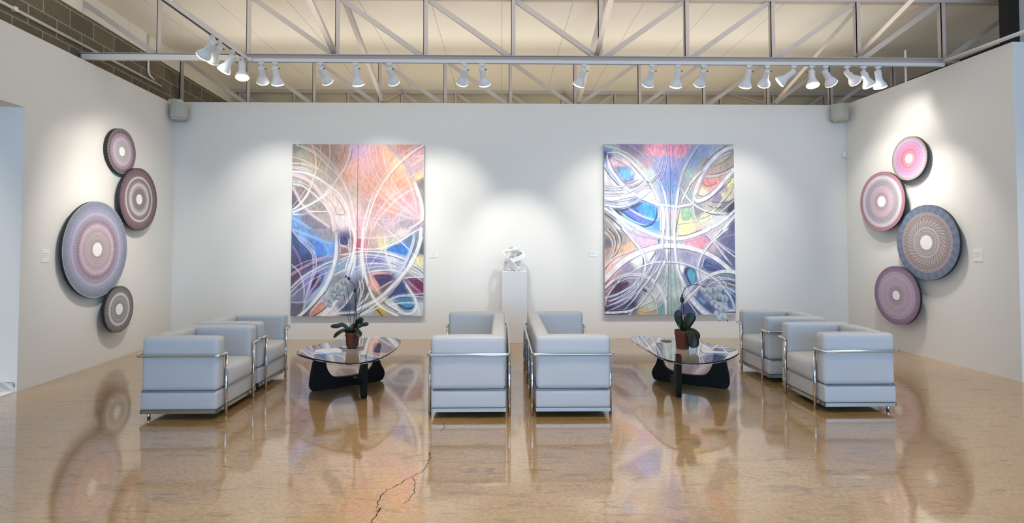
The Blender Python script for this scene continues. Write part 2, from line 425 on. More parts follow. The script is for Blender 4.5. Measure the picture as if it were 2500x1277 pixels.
tag(obj('cable_raceway', bevel_all(B((-5.0, -3.14, 6.36, 6.40, 3.655, 3.722)), 0.004), M['track']), 'white boxed raceway on the near truss, left of the light tracks', 'raceway')
def pipe(name, label, pts, r, cat='pipe', fil=0.15):
    bm = bmesh.new(); tube(bm, fillet(pts, fil), r, 10); return tag(obj(name, bm, M['track'], smooth=True), label, cat)
off = lambda s, z: tuple(oL+uL*s-nL*0.150+Vector((0, 0, z)))
p = thing('conduit', 'long white conduit running along the block wall above the left wall', 'pipe')
bm = bmesh.new(); tube(bm, [off(0.12, 3.85), off(10.5, 3.85)], 0.018, 10); obj('pipe_run', bm, M['track'], p, smooth=True)
bm = bmesh.new()
for s in (1.42, 2.8, 4.2): 
    c = Vector(off(s, 3.85)); box(bm, c.x-0.02, c.x+0.02, c.y-0.02, c.y+0.02, c.z-0.022, c.z+0.024)
obj('strap', bm, M['track'], p)
pipe('conduit', 'short white conduit dropping down the block wall and curving into the long pipe', [off(0.46, 4.5), off(0.46, 3.93), off(0.31, 3.888)], 0.016, fil=0.12)
tag(obj('junction_box', bevel_all(B((-5.16, -4.98, 8.27, 8.36, 3.645, 3.70)), 0.006), M['track']), 'small white junction box at the left end of the back wall top', 'junction box')
pipe('conduit', 'white double conduit slanting over the top of the right wall', [(5.40, 6.34, 3.70), (5.50, 5.2, 3.70)], 0.014)
pipe('conduit', 'thinner white conduit beside the double conduit over the right wall', [(5.435, 6.34, 3.69), (5.535, 5.2, 3.69)], 0.008)
tag(obj('hanger_rod', B((5.14, 5.155, 6.62, 6.635, 3.5, 3.93)), M['track']), 'thin white rod hanging by the right end of the near truss', 'rod')

# ------------------------------------------------------------------ speakers, sensor, outlet, labels
def speaker(label, loc, rz):
    t = thing('speaker', label, 'speaker', loc, rz, 'corner loudspeakers')
    bm = bmesh.new()
    pr = [(-0.115, 0.0), (-0.115, -0.10), (-0.085, -0.125), (-0.04, -0.14), (0.04, -0.14), (0.085, -0.125), (0.115, -0.10), (0.115, 0.0)]
    lo = [bm.verts.new((x, y, -0.12)) for x, y in pr]; hi = [bm.verts.new((x, y, 0.12)) for x, y in pr]
    bm.faces.new(lo[::-1]); bm.faces.new(hi)
    for i in range(8): bm.faces.new((lo[i], lo[(i+1) % 8], hi[(i+1) % 8], hi[i]))
    obj('cabinet', bm, M['speaker'], t)
    bm = bmesh.new()
    lo = [bm.verts.new((x*0.92, y-0.006, -0.105)) for x, y in pr[1:7]]; hi = [bm.verts.new((x*0.92, y-0.006, 0.108)) for x, y in pr[1:7]]
    l2 = [bm.verts.new((x*0.92, y+0.01, -0.105)) for x, y in pr[1:7]]; h2 = [bm.verts.new((x*0.92, y+0.01, 0.108)) for x, y in pr[1:7]]
    for i in range(5):
        bm.faces.new((lo[i], lo[i+1], hi[i+1], hi[i])); bm.faces.new((l2[i+1], l2[i], h2[i], h2[i+1])); bm.faces.new((lo[i+1], lo[i], l2[i], l2[i+1])); bm.faces.new((hi[i], hi[i+1], h2[i+1], h2[i]))
    obj('grille', bm, M['speaker'], t)
    obj('bottom_lip', bevel_all(B((-0.10, 0.10, -0.135, -0.01, -0.145, -0.12)), 0.008), M['speaker'], t)
    obj('bracket', B((-0.03, 0.03, 0.0, 0.09, -0.04, 0.04)), M['speaker_d'], t)
    obj('wall_plate', B((-0.05, 0.05, 0.09, 0.10, -0.06, 0.06)), M['speaker_d'], t)
    return t
speaker('boxy pale grey loudspeaker high in the left corner of the room', (-4.895, 8.125, 3.465), math.radians(28))
speaker('boxy pale grey loudspeaker high in the right corner of the room', (5.262, 8.148, 3.50), math.radians(-28))
bm = bmesh.new(); cushion(bm, -0.03, 0.03, -0.035, 0.0, -0.055, 0.055, r=0.018, bulge=0.004, n=6)
tag(obj('motion_sensor', bm, M['outlet'], None, (5.385, 8.24, 2.86), smooth=True), 'tiny white motion sensor on the back wall below the right loudspeaker', 'sensor')

def wall_frame(o, origin, u, s, z, outn):
    o.location = Vector(origin)+Vector(u)*s+Vector((0, 0, z))
    o.rotation_euler = (0, 0, math.atan2(-outn[0], outn[1])+PI)     # local -y points into the room
def on_wall(name, label, cat, origin, u, s, z, n, w, h, d=0.006, ink=None, m='card', group=None, pname='card'):
    t = thing(name, label, cat, group=group); wall_frame(t, origin, u, s, z, n)
    obj(pname, bevel_all(B((-w/2, w/2, -d, 0.0, -h/2, h/2)), 0.001), M[m], t)
    if ink:
        for (x0, x1, z0, z1) in ink: obj('printed_line', B((x0, x1, -d-0.0008, -d+0.0002, z0, z1)), M['ink'], t)
    return t
LINES = [(-0.045, 0.03, 0.02, 0.027), (-0.045, 0.04, 0.003, 0.008), (-0.045, 0.02, -0.015, -0.010)]
uB = Vector((1, 0, 0)); oB = Vector((0, 8.24, 0)); nB = Vector((0, -1, 0))
on_wall('wall_label', 'small white label card on the back wall right of the peach painting', 'label', oB, uB, -1.045, 1.285, nB, 0.11, 0.075, ink=LINES, group='artwork labels')
on_wall('wall_label', 'small white label card on the back wall left of the blue painting', 'label', oB, uB, 1.416, 1.30, nB, 0.11, 0.075, ink=LINES, group='artwork labels')
on_wall('wall_label', 'white label card on the left wall, left of the largest disc', 'label', oL, uL, 2.52, 1.34, nL, 0.11, 0.14, ink=LINES, group='artwork labels')
on_wall('wall_label', 'white label card on the right wall, right of the large blue-grey disc', 'label', oR, uR, 2.19, 1.33, nR, 0.11, 0.14, ink=LINES, group='artwork labels')
t = on_wall('wall_outlet', 'white outlet plate low on the left wall beside the smallest disc', 'outlet', oL, uL, 1.10, 0.49, nL, 0.15, 0.16, d=0.012, m='outlet', pname='plate')
for x in (-0.035, 0.035): obj('socket', B((x-0.018, x+0.018, -0.014, -0.0118, -0.05, 0.05)), M['ink'], t)
# crack in the concrete
def crack(pts, w):
    P = spline([(x, y) for x, y in pts], 6); bm = bmesh.new(); prev = None
    for i, q in enumerate(P):
        d = P[min(i+1, len(P)-1)]-P[max(i-1, 0)]; d = d/np.hypot(*d); nn = np.array([-d[1], d[0]])
        j = rng.normal(0, 0.006, 2); ww = w*(0.4+0.9*rng.random())
        a = bm.verts.new((q[0]+j[0]+nn[0]*ww, q[1]+j[1]+nn[1]*ww, 0.0006)); b = bm.verts.new((q[0]+j[0]-nn[0]*ww, q[1]+j[1]-nn[1]*ww, 0.0006))
        if prev: bm.faces.new((prev[0], a, b, prev[1]))
        prev = (a, b)
    return bm
bm = crack([(-0.505, 3.80), (-0.490, 3.70), (-0.498, 3.62), (-0.517, 3.507), (-0.609, 3.361), (-0.693, 3.227), (-0.70, 3.08), (-0.685, 2.986), (-0.673, 3.031), (-0.691, 2.87), (-0.74, 2.7)], 0.003)
fl = bpy.data.objects['floor']
tag(obj('crack', bm, M['under'], fl), kind='structure')
tag(obj('crack', crack([(-0.470, 4.42), (-0.462, 4.33), (-0.475, 4.22)], 0.0022), M['under'], fl), kind='structure')
tag(obj('crack', crack([(-0.55, 3.42), (-0.519, 3.276), (-0.534, 3.147), (-0.56, 3.08)], 0.0022), M['under'], fl), kind='structure')
# ------------------------------------------------------------------ leather seating (local: faces +x, width along y)
def seat_unit(name, label, cat, W, n, group, legx):
    t = thing(name, label, cat, group=group); h = W/2
    b = h-0.015                      # outer body half width
    aw = 0.125
    bm = bmesh.new(); cushion(bm, -0.315, 0.315, -b, b, 0.082, 0.228, 0.012, 0.003, 8); obj('base', bm, M['leather'], t, smooth=True)
    for s in (-1, 1):
        y0, y1 = sorted((s*b, s*(b-aw)))
        bm = bmesh.new(); cushion(bm, -0.31, 0.318, y0, y1, 0.236, 0.67, 0.026, 0.007, 10); obj('armrest', bm, M['leather'], t, smooth=True)
    iw = (2*(b-aw)-0.004)/n
    for k in range(n):
        y0 = -(b-aw)+0.002+k*iw
        bm = bmesh.new(); cushion(bm, -0.312, -0.185, y0+0.002, y0+iw-0.002, 0.236, 0.668, 0.03, 0.008, 10); obj('back_cushion', bm, M['leather'], t, smooth=True)
        bm = bmesh.new(); cushion(bm, -0.184, 0.345, y0+0.002, y0+iw-0.002, 0.232, 0.41, 0.032, 0.014, 10); obj('seat_cushion', bm, M['leather'], t, smooth=True)
    # seam cord around the body between base and cushions
    bm = bmesh.new(); tube(bm, fillet([(0.30, -b-0.001, 0.232), (-0.314, -b-0.001, 0.232), (-0.314, b+0.001, 0.232), (0.30, b+0.001, 0.232)], 0.02, 4), 0.005, 8)
    obj('seam_cord', bm, M['piping'], t, smooth=True)
    # sheet steel band under the base
    bm = B((-0.316, 0.316, -b, -b+0.012, 0.052, 0.082), (-0.316, 0.316, b-0.012, b, 0.052, 0.082), (-0.316, -0.304, -b, b, 0.052, 0.082), (0.304, 0.316, -b, b, 0.052, 0.082))
    obj('steel_band', bm, M['steelband'], t)
    obj('underside', B((-0.304, 0.304, -b+0.012, b-0.012, 0.055, 0.0815)), M['under'], t)
    # chrome rail: front leg, across the arm front, round the three sides, and down again
    rz, fx, bx, iy = 0.525, 0.338, -0.345, b-aw+0.016
    o = h+0.001
    bm = bmesh.new()
    tube(bm, fillet([(fx, -iy, rz-0.02), (fx, -iy, rz), (fx, -o, rz), (bx, -o, rz), (bx, o, rz), (fx, o, rz), (fx, iy, rz), (fx, iy, rz-0.02)], 0.028, 6), 0.0125, 12)
    obj('rail', bm, M['chrome'], t, smooth=True)
    for s in (-1, 1):
        bm = bmesh.new(); tube(bm, [(fx, s*iy, 0), (fx, s*iy, rz-0.02)], 0.0125, 12); lg = obj('leg', bm, M['chrome'], t, smooth=True)
        bm = bmesh.new()
        if legx is None: tube(bm, [(bx, s*(b-0.05), 0), (bx, s*(b-0.05), rz)], 0.0125, 12)
        else: tube(bm, [(legx, s*(b-0.045), 0), (legx, s*(b-0.045), 0.054)], 0.0125, 12)
        obj('leg', bm, M['chrome'], t, smooth=True)
        obj('clamp', B((fx-0.026, fx, s*iy-0.006, s*iy+0.006, 0.058, 0.076), (fx-0.026, fx, s*iy-0.006, s*iy+0.006, 0.228, 0.238)), M['steelband'], t)
    if legx is None:
        for y in np.linspace(-b+0.05, b-0.05, n+1)[1:-1]:
            bm = bmesh.new(); tube(bm, [(bx, y, 0.0), (bx, y, rz)], 0.0115, 12); obj('leg', bm, M['chrome'], t, smooth=True)
    else:
        for s in (-1, 1):
            bm = bmesh.new(); tube(bm, [(bx, s*(b-0.12), 0.066), (bx, s*(b-0.12), rz)], 0.009, 10); obj('back_tube', bm, M['chrome'], t, smooth=True)
            obj('back_bracket', B((bx, -0.312, s*(b-0.12)-0.008, s*(b-0.12)+0.008, 0.058, 0.074)), M['steelband'], t)
    return t
G1 = 'cube armchairs'
A1 = seat_unit('armchair', 'white leather cube armchair at front left, nearest the viewer, facing the left table', 'armchair', 0.742, 1, G1, -0.27)
def put(o, x, y, rz, label=None):
    o.location = (x, y, 0); o.scale = (1, 1, 1.02); o.rotation_euler = (0, 0, rz)
    if label: o['label'] = label
put(A1, -2.693, 4.887, 0.0)
A2 = copy_tree(A1); put(A2, -2.715, 5.705, 0.0, 'white leather cube armchair at back left, behind the front left armchair')
A3 = copy_tree(A1); put(A3, 3.125, 4.975, PI, 'white leather cube armchair at front right, nearest the viewer, facing the right table')
A4 = copy_tree(A1); put(A4, 3.14, 5.965, PI, 'white leather cube armchair at back right, behind the front right armchair')
S1 = seat_unit('sofa', 'long white leather sofa left of the middle gap, facing the left table', 'sofa', 1.70, 3, 'three seat sofas back to back', None)
put(S1, -0.28, 5.37, PI)
S2 = copy_tree(S1); put(S2, 0.605, 5.37, 0.0, 'long white leather sofa right of the middle gap, facing the right table')

# ------------------------------------------------------------------ glass coffee tables
def coffee_table(label, outline, profA, PA, dA, TA, profB, PB, dB):
    cx = sum(p[0] for p in outline)/len(outline); cy = sum(p[1] for p in outline)/len(outline)
    t = thing('coffee_table', label, 'coffee table', (cx, cy, 0), 0, 'glass coffee tables')
    pts = spline([(x-cx, y-cy) for x, y in outline], 6, True)
    bm = bmesh.new(); n = len(pts); rings = []
    for z, ins in ((0.382, 0.004), (0.384, 0.001), (0.388, 0.0), (0.396, 0.0), (0.399, 0.001), (0.40, 0.004)):
        rings.append([bm.verts.new((p[0]*(1-ins*1.5), p[1]*(1-ins*1.5), z)) for p in pts])
    for a, b in zip(rings, rings[1:]):
        for i in range(n): bm.faces.new((a[i], a[(i+1) % n], b[(i+1) % n], b[i]))
    bm.faces.new(rings[0][::-1]); bm.faces.new(rings[-1])
    obj('glass_top', bm, M['glass'], t)
    def piece(prof, P, d, th):
        bm = bmesh.new(); prism(bm, [tuple(q) for q in spline(prof, 5, True)], (P[0]-cx, P[1]-cy), d, th)
        bmesh.ops.recalc_face_normals(bm, faces=bm.faces)
        es = [e for e in bm.edges if len(e.link_faces) == 2 and any(len(f.verts) > 4 for f in e.link_faces)]
        bmesh.ops.bevel(bm, geom=es, offset=0.006, segments=2, profile=0.5, affect='EDGES', clamp_overlap=True)
        return bm
    obj('base_piece', piece(profA, PA, dA, TA), M['wood'], t)
    obj('base_piece', piece(profB, PB, dB, TA), M['wood'], t)
    bm = bmesh.new(); q = Vector((PB[0]-cx, PB[1]-cy, 0))+Vector((dB[0], dB[1], 0)).normalized()*0.30
    lathe(bm, [(0.014, 0.09), (0.014, 0.12)], 12, True, True, (q.x, q.y, 0)); obj('pivot_pin', bm, M['steelband'], t)
    return t
olL = [(-2.0, 5.28), (-2.04, 5.47), (-1.95, 5.72), (-1.76, 5.98), (-1.52, 6.14), (-1.32, 6.165), (-1.18, 6.06), (-1.10, 5.88), (-1.08, 5.60), (-1.09, 5.30), (-1.145, 5.02), (-1.24, 4.87), (-1.34, 4.825), (-1.50, 4.875), (-1.68, 4.98), (-1.865, 5.125)]
olR = [(1.46, 6.01), (1.53, 6.12), (1.66, 6.165), (1.91, 6.02), (2.13, 5.83), (2.30, 5.60), (2.37, 5.43), (2.35, 5.265), (2.23, 5.08), (2.06, 4.91), (1.88, 4.80), (1.70, 4.755), (1.575, 4.835), (1.49, 5.04), (1.455, 5.50), (1.44, 5.80)]
pA = [(0.03, 0.3795), (0.0, 0.307), (-0.022, 0.213), (-0.038, 0.108), (-0.037, 0.043), (-0.004, 0.003), (0.1, 0.002), (0.25, 0.002), (0.478, 0.002), (0.68, 0.004), (0.725, 0.033), (0.738, 0.084), (0.723, 0.133), (0.696, 0.18), (0.68, 0.25), (0.69, 0.33), (0.692, 0.3795), (0.625, 0.3795), (0.625, 0.30), (0.618, 0.22), (0.60, 0.17), (0.56, 0.135), (0.466, 0.107), (0.305, 0.104), (0.216, 0.113), (0.177, 0.135), (0.144, 0.179), (0.124, 0.231), (0.112, 0.30), (0.105, 0.3795)]
coffee_table('glass top coffee table on black curved base at left, holding the terracotta orchid pot', olL, pA, (-1.875, 5.387), (0.58, 0.399), 0.05,
             [(-0.035, 0.003), (-0.045, 0.12), (-0.055, 0.25), (-0.06, 0.3795), (0.05, 0.3795), (0.075, 0.29), (0.13, 0.20), (0.24, 0.135), (0.36, 0.115), (0.42, 0.10), (0.42, 0.055), (0.34, 0.05), (0.2, 0.075), (0.09, 0.11), (0.045, 0.06), (0.035, 0.003)], (-1.318, 5.16), (-0.32, 0.62))
pAr = [(0.735-s+0.0, z) for s, z in pA][::-1]
coffee_table('glass top coffee table on black curved base at right, under the arching white orchid', olR, pAr, (1.625, 5.755), (0.638, -0.349), 0.05,
             [(-0.035, 0.003), (-0.05, 0.12), (-0.06, 0.25), (-0.06, 0.3795), (0.06, 0.3795), (0.085, 0.29), (0.14, 0.20), (0.24, 0.135), (0.36, 0.115), (0.42, 0.10), (0.42, 0.055), (0.34, 0.05), (0.2, 0.075), (0.09, 0.11), (0.045, 0.06), (0.035, 0.003)], (1.70, 5.14), (0.10, 0.62))

# ------------------------------------------------------------------ things on the tables
def leaf(parent, path, width, base=(0, 0, 0), tilt=0.0, name='leaf'):
    """orchid leaf: folded blade with thickness along a 3D path"""
    P = [Vector(q)-Vector(base) for q in spline(path, 6)]; n = len(P); bm = bmesh.new(); rows = []
    for i, p in enumerate(P):
        f = i/(n-1); w = width*(0.35+0.65*math.sin(PI*min(1, 0.12+f*0.55)))*(1-max(0, (f-0.72)/0.28)**2.2*0.86)
        d = (P[min(i+1, n-1)]-P[max(i-1, 0)]).normalized()
        side = d.cross(Vector((math.sin(tilt), -math.cos(tilt), 0.25))); side = side.normalized() if side.length > 1e-4 else Vector((1, 0, 0))
        nn = side.cross(d).normalized(); row = []
        for (a, lift) in ((-1, 0.18), (-0.55, 0.05), (0, -0.06), (0.55, 0.05), (1, 0.18)):
            row.append(bm.verts.new(p+side*a*w/2+nn*lift*w*0.5))
        for (a, lift) in ((0.85, 0.12), (0, -0.12), (-0.85, 0.12)):
            row.append(bm.verts.new(p+side*a*w/2+nn*(lift*w*0.5-0.004)))
        rows.append(row)
    m = 8
    for r0, r1 in zip(rows, rows[1:]):
        for k in range(m): bm.faces.new((r0[k], r0[(k+1) % m], r1[(k+1) % m], r1[k]))
    bm.faces.new(rows[0]); bm.faces.new(rows[-1][::-1])
    return obj(name, bm, M['leaf'], parent, smooth=True)
def flower_mesh():
    bm = bmesh.new()
    def petal(ang, L, W, off=0.0):
        rows = []
        for i in range(6):
            f = i/5; w = W*math.sin(PI*min(0.97, 0.1+0.86*f))**0.8; r = L*f
            row = []
            for a in (-1, -0.5, 0, 0.5, 1):
                x = r; y = a*w/2; z = -0.10*L*(abs(a)**2)*f+0.16*L*math.sin(f*2.2)-0.1*L*f+off
                row.append((x*math.cos(ang)-y*math.sin(ang), x*math.sin(ang)+y*math.cos(ang), z))
            rows.append(row)
        top = [[bm.verts.new(q) for q in r] for r in rows]; bot = [[bm.verts.new((q[0], q[1], q[2]-0.0022)) for q in r] for r in rows]
        for i in range(5):
            for k in range(4):
                bm.faces.new((top[i][k], top[i+1][k], top[i+1][k+1], top[i][k+1])); bm.faces.new((bot[i][k+1], bot[i+1][k+1], bot[i+1][k], bot[i][k]))
        for i in range(5):
            bm.faces.new((top[i][0], bot[i][0], bot[i+1][0], top[i+1][0])); bm.faces.new((top[i+1][4], bot[i+1][4], bot[i][4], top[i][4]))
        for k in range(4):
            bm.faces.new((top[5][k], bot[5][k], bot[5][k+1], top[5][k+1])); bm.faces.new((top[0][k+1], bot[0][k+1], bot[0][k], top[0][k]))
    for a in (90, 215, 325): petal(math.radians(a), 0.046, 0.036, -0.002)
    for a in (8, 172): petal(math.radians(a), 0.050, 0.060, 0.002)
    me = bpy.data.meshes.new('flower'); bmesh.ops.recalc_face_normals(bm, faces=bm.faces); bm.to_mesh(me); bm.free(); me.materials.append(M['petal'])
    for p in me.polygons: p.use_smooth = True
    return me
FLOWER = flower_mesh()
def lip_mesh():
    bm = bmesh.new(); lathe(bm, [(0.002, 0.0), (0.005, 0.004), (0.004, 0.009), (0.0015, 0.011)], 8, True, True)
    box(bm, -0.005, 0.005, -0.009, -0.002, 0.002, 0.005)
    me = bpy.data.meshes.new('lip'); bm.to_mesh(me); bm.free(); me.materials.append(M['lip']); return me
LIP = lip_mesh()
def orchid(label, loc, pot, spike, flowers, leaves, stakes, buds, aerial=None):
    t = thing('orchid', label, 'potted orchid', loc, 0, 'potted orchids'); b = Vector(loc)
    rb, rt, h = pot
    bm = bmesh.new()
    lathe(bm, [(rb*0.9, 0), (rb, 0.004), (rb+(rt-rb)*0.72, h*0.74), (rt*0.985, h*0.745), (rt, h*0.76), (rt, h*0.99), (rt*0.985, h), (rt*0.93, h), (rt*0.90, h*0.97), (rt*0.88, h*0.86)], 36, True)
    pt = obj('pot', bm, M['terra'], t, smooth=False)
    bm = bmesh.new(); lathe(bm, [(0.001, h*0.90), (rt*0.5, h*0.905), (rt*0.885, h*0.87)], 24); obj('bark', bm, M['soil'], pt)
    P = spline([Vector(q)-b for q in spike], 8)
    bm = bmesh.new(); tube(bm, P, [0.0045-0.0025*i/(len(P)-1) for i in range(len(P))], 8); obj('flower_stem', bm, M['stem'], t, smooth=True)
    for path, w, tilt in leaves: leaf(t, path, w, loc, tilt)
    for a, c in stakes:
        bm = bmesh.new(); tube(bm, [Vector(a)-b, Vector(c)-b], 0.0022, 6); obj('stake', bm, M['stem'], t)
    for q, r in buds:
        bm = bmesh.new(); c = Vector(q)-b
        lathe(bm, [(0.001, -r*1.3), (r*0.7, -r*0.8), (r, 0), (r*0.8, r*0.7), (r*0.3, r*1.4), (0.001, r*1.6)], 8, False, False, c); obj('clip', bm, M['bud'], t)
    for k, (q, sc, rx, rzz) in enumerate(flowers):
        o = bpy.data.objects.new('flower', FLOWER); COL.objects.link(o); o.parent = t
        o.location = Vector(q)-b; o.scale = (sc, sc, sc); o.rotation_euler = (PI/2+rx, 0.25*math.sin(k*2.1), rzz)
        l = bpy.data.objects.new('flower_lip', LIP); COL.objects.link(l); l.parent = o; l.location = (0, 0, 0.006)
        # short pedicel from the stem to the bloom
        near = min(P, key=lambda v: (Vector(v)-(Vector(q)-b)).length)
        bm = bmesh.new(); tube(bm, [Vector(near), (Vector(near)+Vector(q)-b)/2+Vector((0, 0, 0.008)), Vector(q)-b+Vector((0, 0.006, 0))], 0.0016, 5); obj('pedicel', bm, M['stem'], t)
    if aerial:
        bm = bmesh.new(); tube(bm, [Vector(q)-b for q in spline(aerial, 6)], 0.0018, 6); obj('root', bm, M['petal'], t)
    return t
y = 5.52
fl_ = [(-1.641, 1.068), (-1.672, 1.035), (-1.703, 0.985), (-1.736, 0.940), (-1.765, 0.885), (-1.628, 1.005), (-1.790, 0.915), (-1.605, 1.078), (-1.724, 0.995), (-1.772, 0.845), (-1.66, 0.96), (-1.70, 0.915)]
FL = [((x, y-0.01-0.03*random.random(), z), 0.85+0.2*random.random(), random.uniform(-0.25, 0.15), random.uniform(-0.6, 0.3)) for x, z in fl_]
lv = [([(-1.545, y, 0.565), (-1.616, y-0.02, 0.636), (-1.679, y-0.03, 0.628), (-1.745, y-0.03, 0.626)], 0.045, 0.2),
      ([(-1.55, y-0.01, 0.565), (-1.60, y-0.06, 0.588), (-1.65, y-0.09, 0.562), (-1.69, y-0.10, 0.522)], 0.045, -0.4),
      ([(-1.525, y, 0.565), (-1.488, y-0.02, 0.648), (-1.449, y-0.03, 0.682), (-1.412, y-0.03, 0.70)], 0.062, 0.9),
      ([(-1.52, y, 0.565), (-1.455, y+0.02, 0.622), (-1.407, y+0.02, 0.637), (-1.37, y+0.02, 0.638)], 0.040, 0.2),
      ([(-1.52, y-0.02, 0.562), (-1.475, y-0.07, 0.582), (-1.445, y-0.10, 0.562), (-1.42, y-0.11, 0.53)], 0.07, 0.5),
      ([(-1.53, y+0.02, 0.562), (-1.56, y+0.10, 0.60), (-1.60, y+0.17, 0.60)], 0.06, 0.3)]
sk = [((-1.545, y, 0.548), (-1.636, y+0.02, 0.988)), ((-1.537, y-0.01, 0.548), (-1.582, y, 1.021)), ((-1.528, y, 0.548), (-1.488, y, 0.975)), ((-1.515, y, 0.548), (-1.365, y+0.02, 1.067)), ((-1.535, y+0.02, 0.548), (-1.50, y+0.02, 0.93))]
sp = [(-1.53, y, 0.55), (-1.515, y, 0.63), (-1.494, y, 0.70), (-1.50, y, 0.816), (-1.507, y, 0.92), (-1.507, y, 1.004), (-1.532, y, 1.062), (-1.58, y-0.01, 1.088), (-1.64, y-0.01, 1.075), (-1.70, y-0.015, 1.00), (-1.745, y-0.02, 0.93), (-1.78, y-0.02, 0.85)]
orchid('white orchid in a terracotta pot on the left glass table, blooms drooping to the left', (-1.53, y, 0.412), (0.058, 0.073, 0.15), sp, FL, lv, sk,
       [((-1.507, y, 0.985), 0.016), ((-1.575, y, 1.10), 0.018), ((-1.60, y, 1.125), 0.010)], [(-1.585, y-0.05, 0.56), (-1.607, y-0.07, 0.51), (-1.607, y-0.07, 0.45), (-1.585, y-0.07, 0.425)])
y = 5.42
fl_ = [(2.088, 0.985), (2.150, 0.982), (2.148, 0.924), (2.195, 1.00), (2.268, 0.905), (2.205, 0.835), (2.251, 0.800), (2.208, 0.752), (2.262, 0.845), (2.165, 0.862), (2.12, 0.94), (2.235, 0.72), (2.20, 0.93)]
FL = [((x, y-0.01-0.03*random.random(), z), 0.95+0.2*random.random(), random.uniform(-0.2, 0.15), random.uniform(-0.4, 0.5)) for x, z in fl_]
lv = [([(1.852, y, 0.575), (1.812, y-0.01, 0.66), (1.79, y-0.02, 0.73), (1.80, y-0.02, 0.795)], 0.085, 0.0),
      ([(1.857, y, 0.575), (1.882, y-0.02, 0.655), (1.91, y-0.03, 0.72), (1.925, y-0.03, 0.765)], 0.11, 0.1),
      ([(1.865, y-0.02, 0.585), (1.907, y-0.06, 0.586), (1.949, y-0.08, 0.556), (1.972, y-0.09, 0.508)], 0.085, 0.5),
      ([(1.862, y-0.04, 0.59), (1.895, y-0.10, 0.555), (1.905, y-0.125, 0.49), (1.895, y-0.125, 0.43)], 0.115, 0.2)]
sp = [(1.845, y, 0.57), (1.856, y, 0.67), (1.857, y, 0.76), (1.85, y, 0.85), (1.839, y, 0.912), (1.853, y, 0.978), (1.891, y, 1.028), (1.954, y, 1.049), (2.013, y, 1.045), (2.055, y, 1.035), (2.114, y, 1.007), (2.177, y, 0.953), (2.205, y, 0.882), (2.225, y, 0.798), (2.254, y, 0.736), (2.304, y, 0.682)]
orchid('tall white orchid in a rusty terracotta pot on the right glass table, stem arching right', (1.84, y, 0.40), (0.062, 0.078, 0.188), sp, FL, lv,
       [((1.835, y+0.01, 0.58), (1.838, y+0.006, 0.93))], [((1.838, y, 0.905), 0.019), ((1.832, y-0.005, 0.885), 0.016), ((1.846, y-0.004, 0.888), 0.016), ((1.842, y, 0.94), 0.010), ((2.306, y, 0.68), 0.006), ((2.29, y, 0.70), 0.005)],
       [(1.80, y-0.06, 0.585), (1.785, y-0.08, 0.61), (1.775, y-0.08, 0.66)])
bm = bmesh.new(); lathe(bm, [(0.001, 0.0), (0.085, 0.0), (0.125, 0.009), (0.126, 0.0115), (0.122, 0.0115), (0.085, 0.006), (0.001, 0.006)], 40)
so = obj('saucer', bm, M['saucer'], None, (-1.53, 5.52, 0.4005), smooth=True); tag(so, 'clear glass saucer under the left orchid pot', 'saucer')
def magazine(name, label, loc, rz, w, d, th, cover):
    t = thing(name, label, 'magazine', loc, rz, 'magazines on the glass tables')
    bm = bmesh.new(); NX = 8
    for side in (-1, 1):
        cols = []
        for i in range(NX+1):
            f = i/NX; x = side*f*w/2; z = th*(0.25+0.9*math.sin(PI*min(1, f*1.05+0.06))*0.8)
            cols.append([bm.verts.new((x, y_, zz)) for y_ in (-d/2, d/2) for zz in (0.0, z)])
        for a, b2 in zip(cols, cols[1:]):
            bm.faces.new((a[1], b2[1], b2[3], a[3])); bm.faces.new((a[0], a[2], b2[2], b2[0])); bm.faces.new((a[0], b2[0], b2[1], a[1])); bm.faces.new((a[2], a[3], b2[3], b2[2]))
        bm.faces.new((cols[-1][0], cols[-1][2], cols[-1][3], cols[-1][1]))
    obj('pages', bm, M['paper'], t)
    obj('cover_picture', B((-w*0.45, -w*0.12, -d*0.4, d*0.1, th*0.96, th*0.985)), M[cover], t)
    return t
magazine('magazine', 'open white magazine on the left glass table, left of the orchid pot', (-1.715, 5.34, 0.4005), 0.25, 0.26, 0.20, 0.014, 'paper')
t = thing('magazine', 'pale closed magazine lying at the right end of the right glass table', 'magazine', (2.10, 5.27, 0.4005), -0.2, 'magazines on the glass tables')
obj('pages', bevel_all(B((-0.12, 0.12, -0.09, 0.09, 0, 0.008)), 0.001), M['paper'], t)
obj('cover_picture', B((0.0, 0.10, -0.02, 0.07, 0.008, 0.0088)), M['cover'], t)
bm = bmesh.new(); lathe(bm, [(0.055, 0), (0.058, 0.002), (0.058, 0.006), (0.055, 0.008)], 8, True, True)
tag(obj('coaster', bm, M['dark'], None, (1.80, 5.83, 0.4005)), 'small dark octagonal coaster on the right glass table behind the pot', 'coaster')

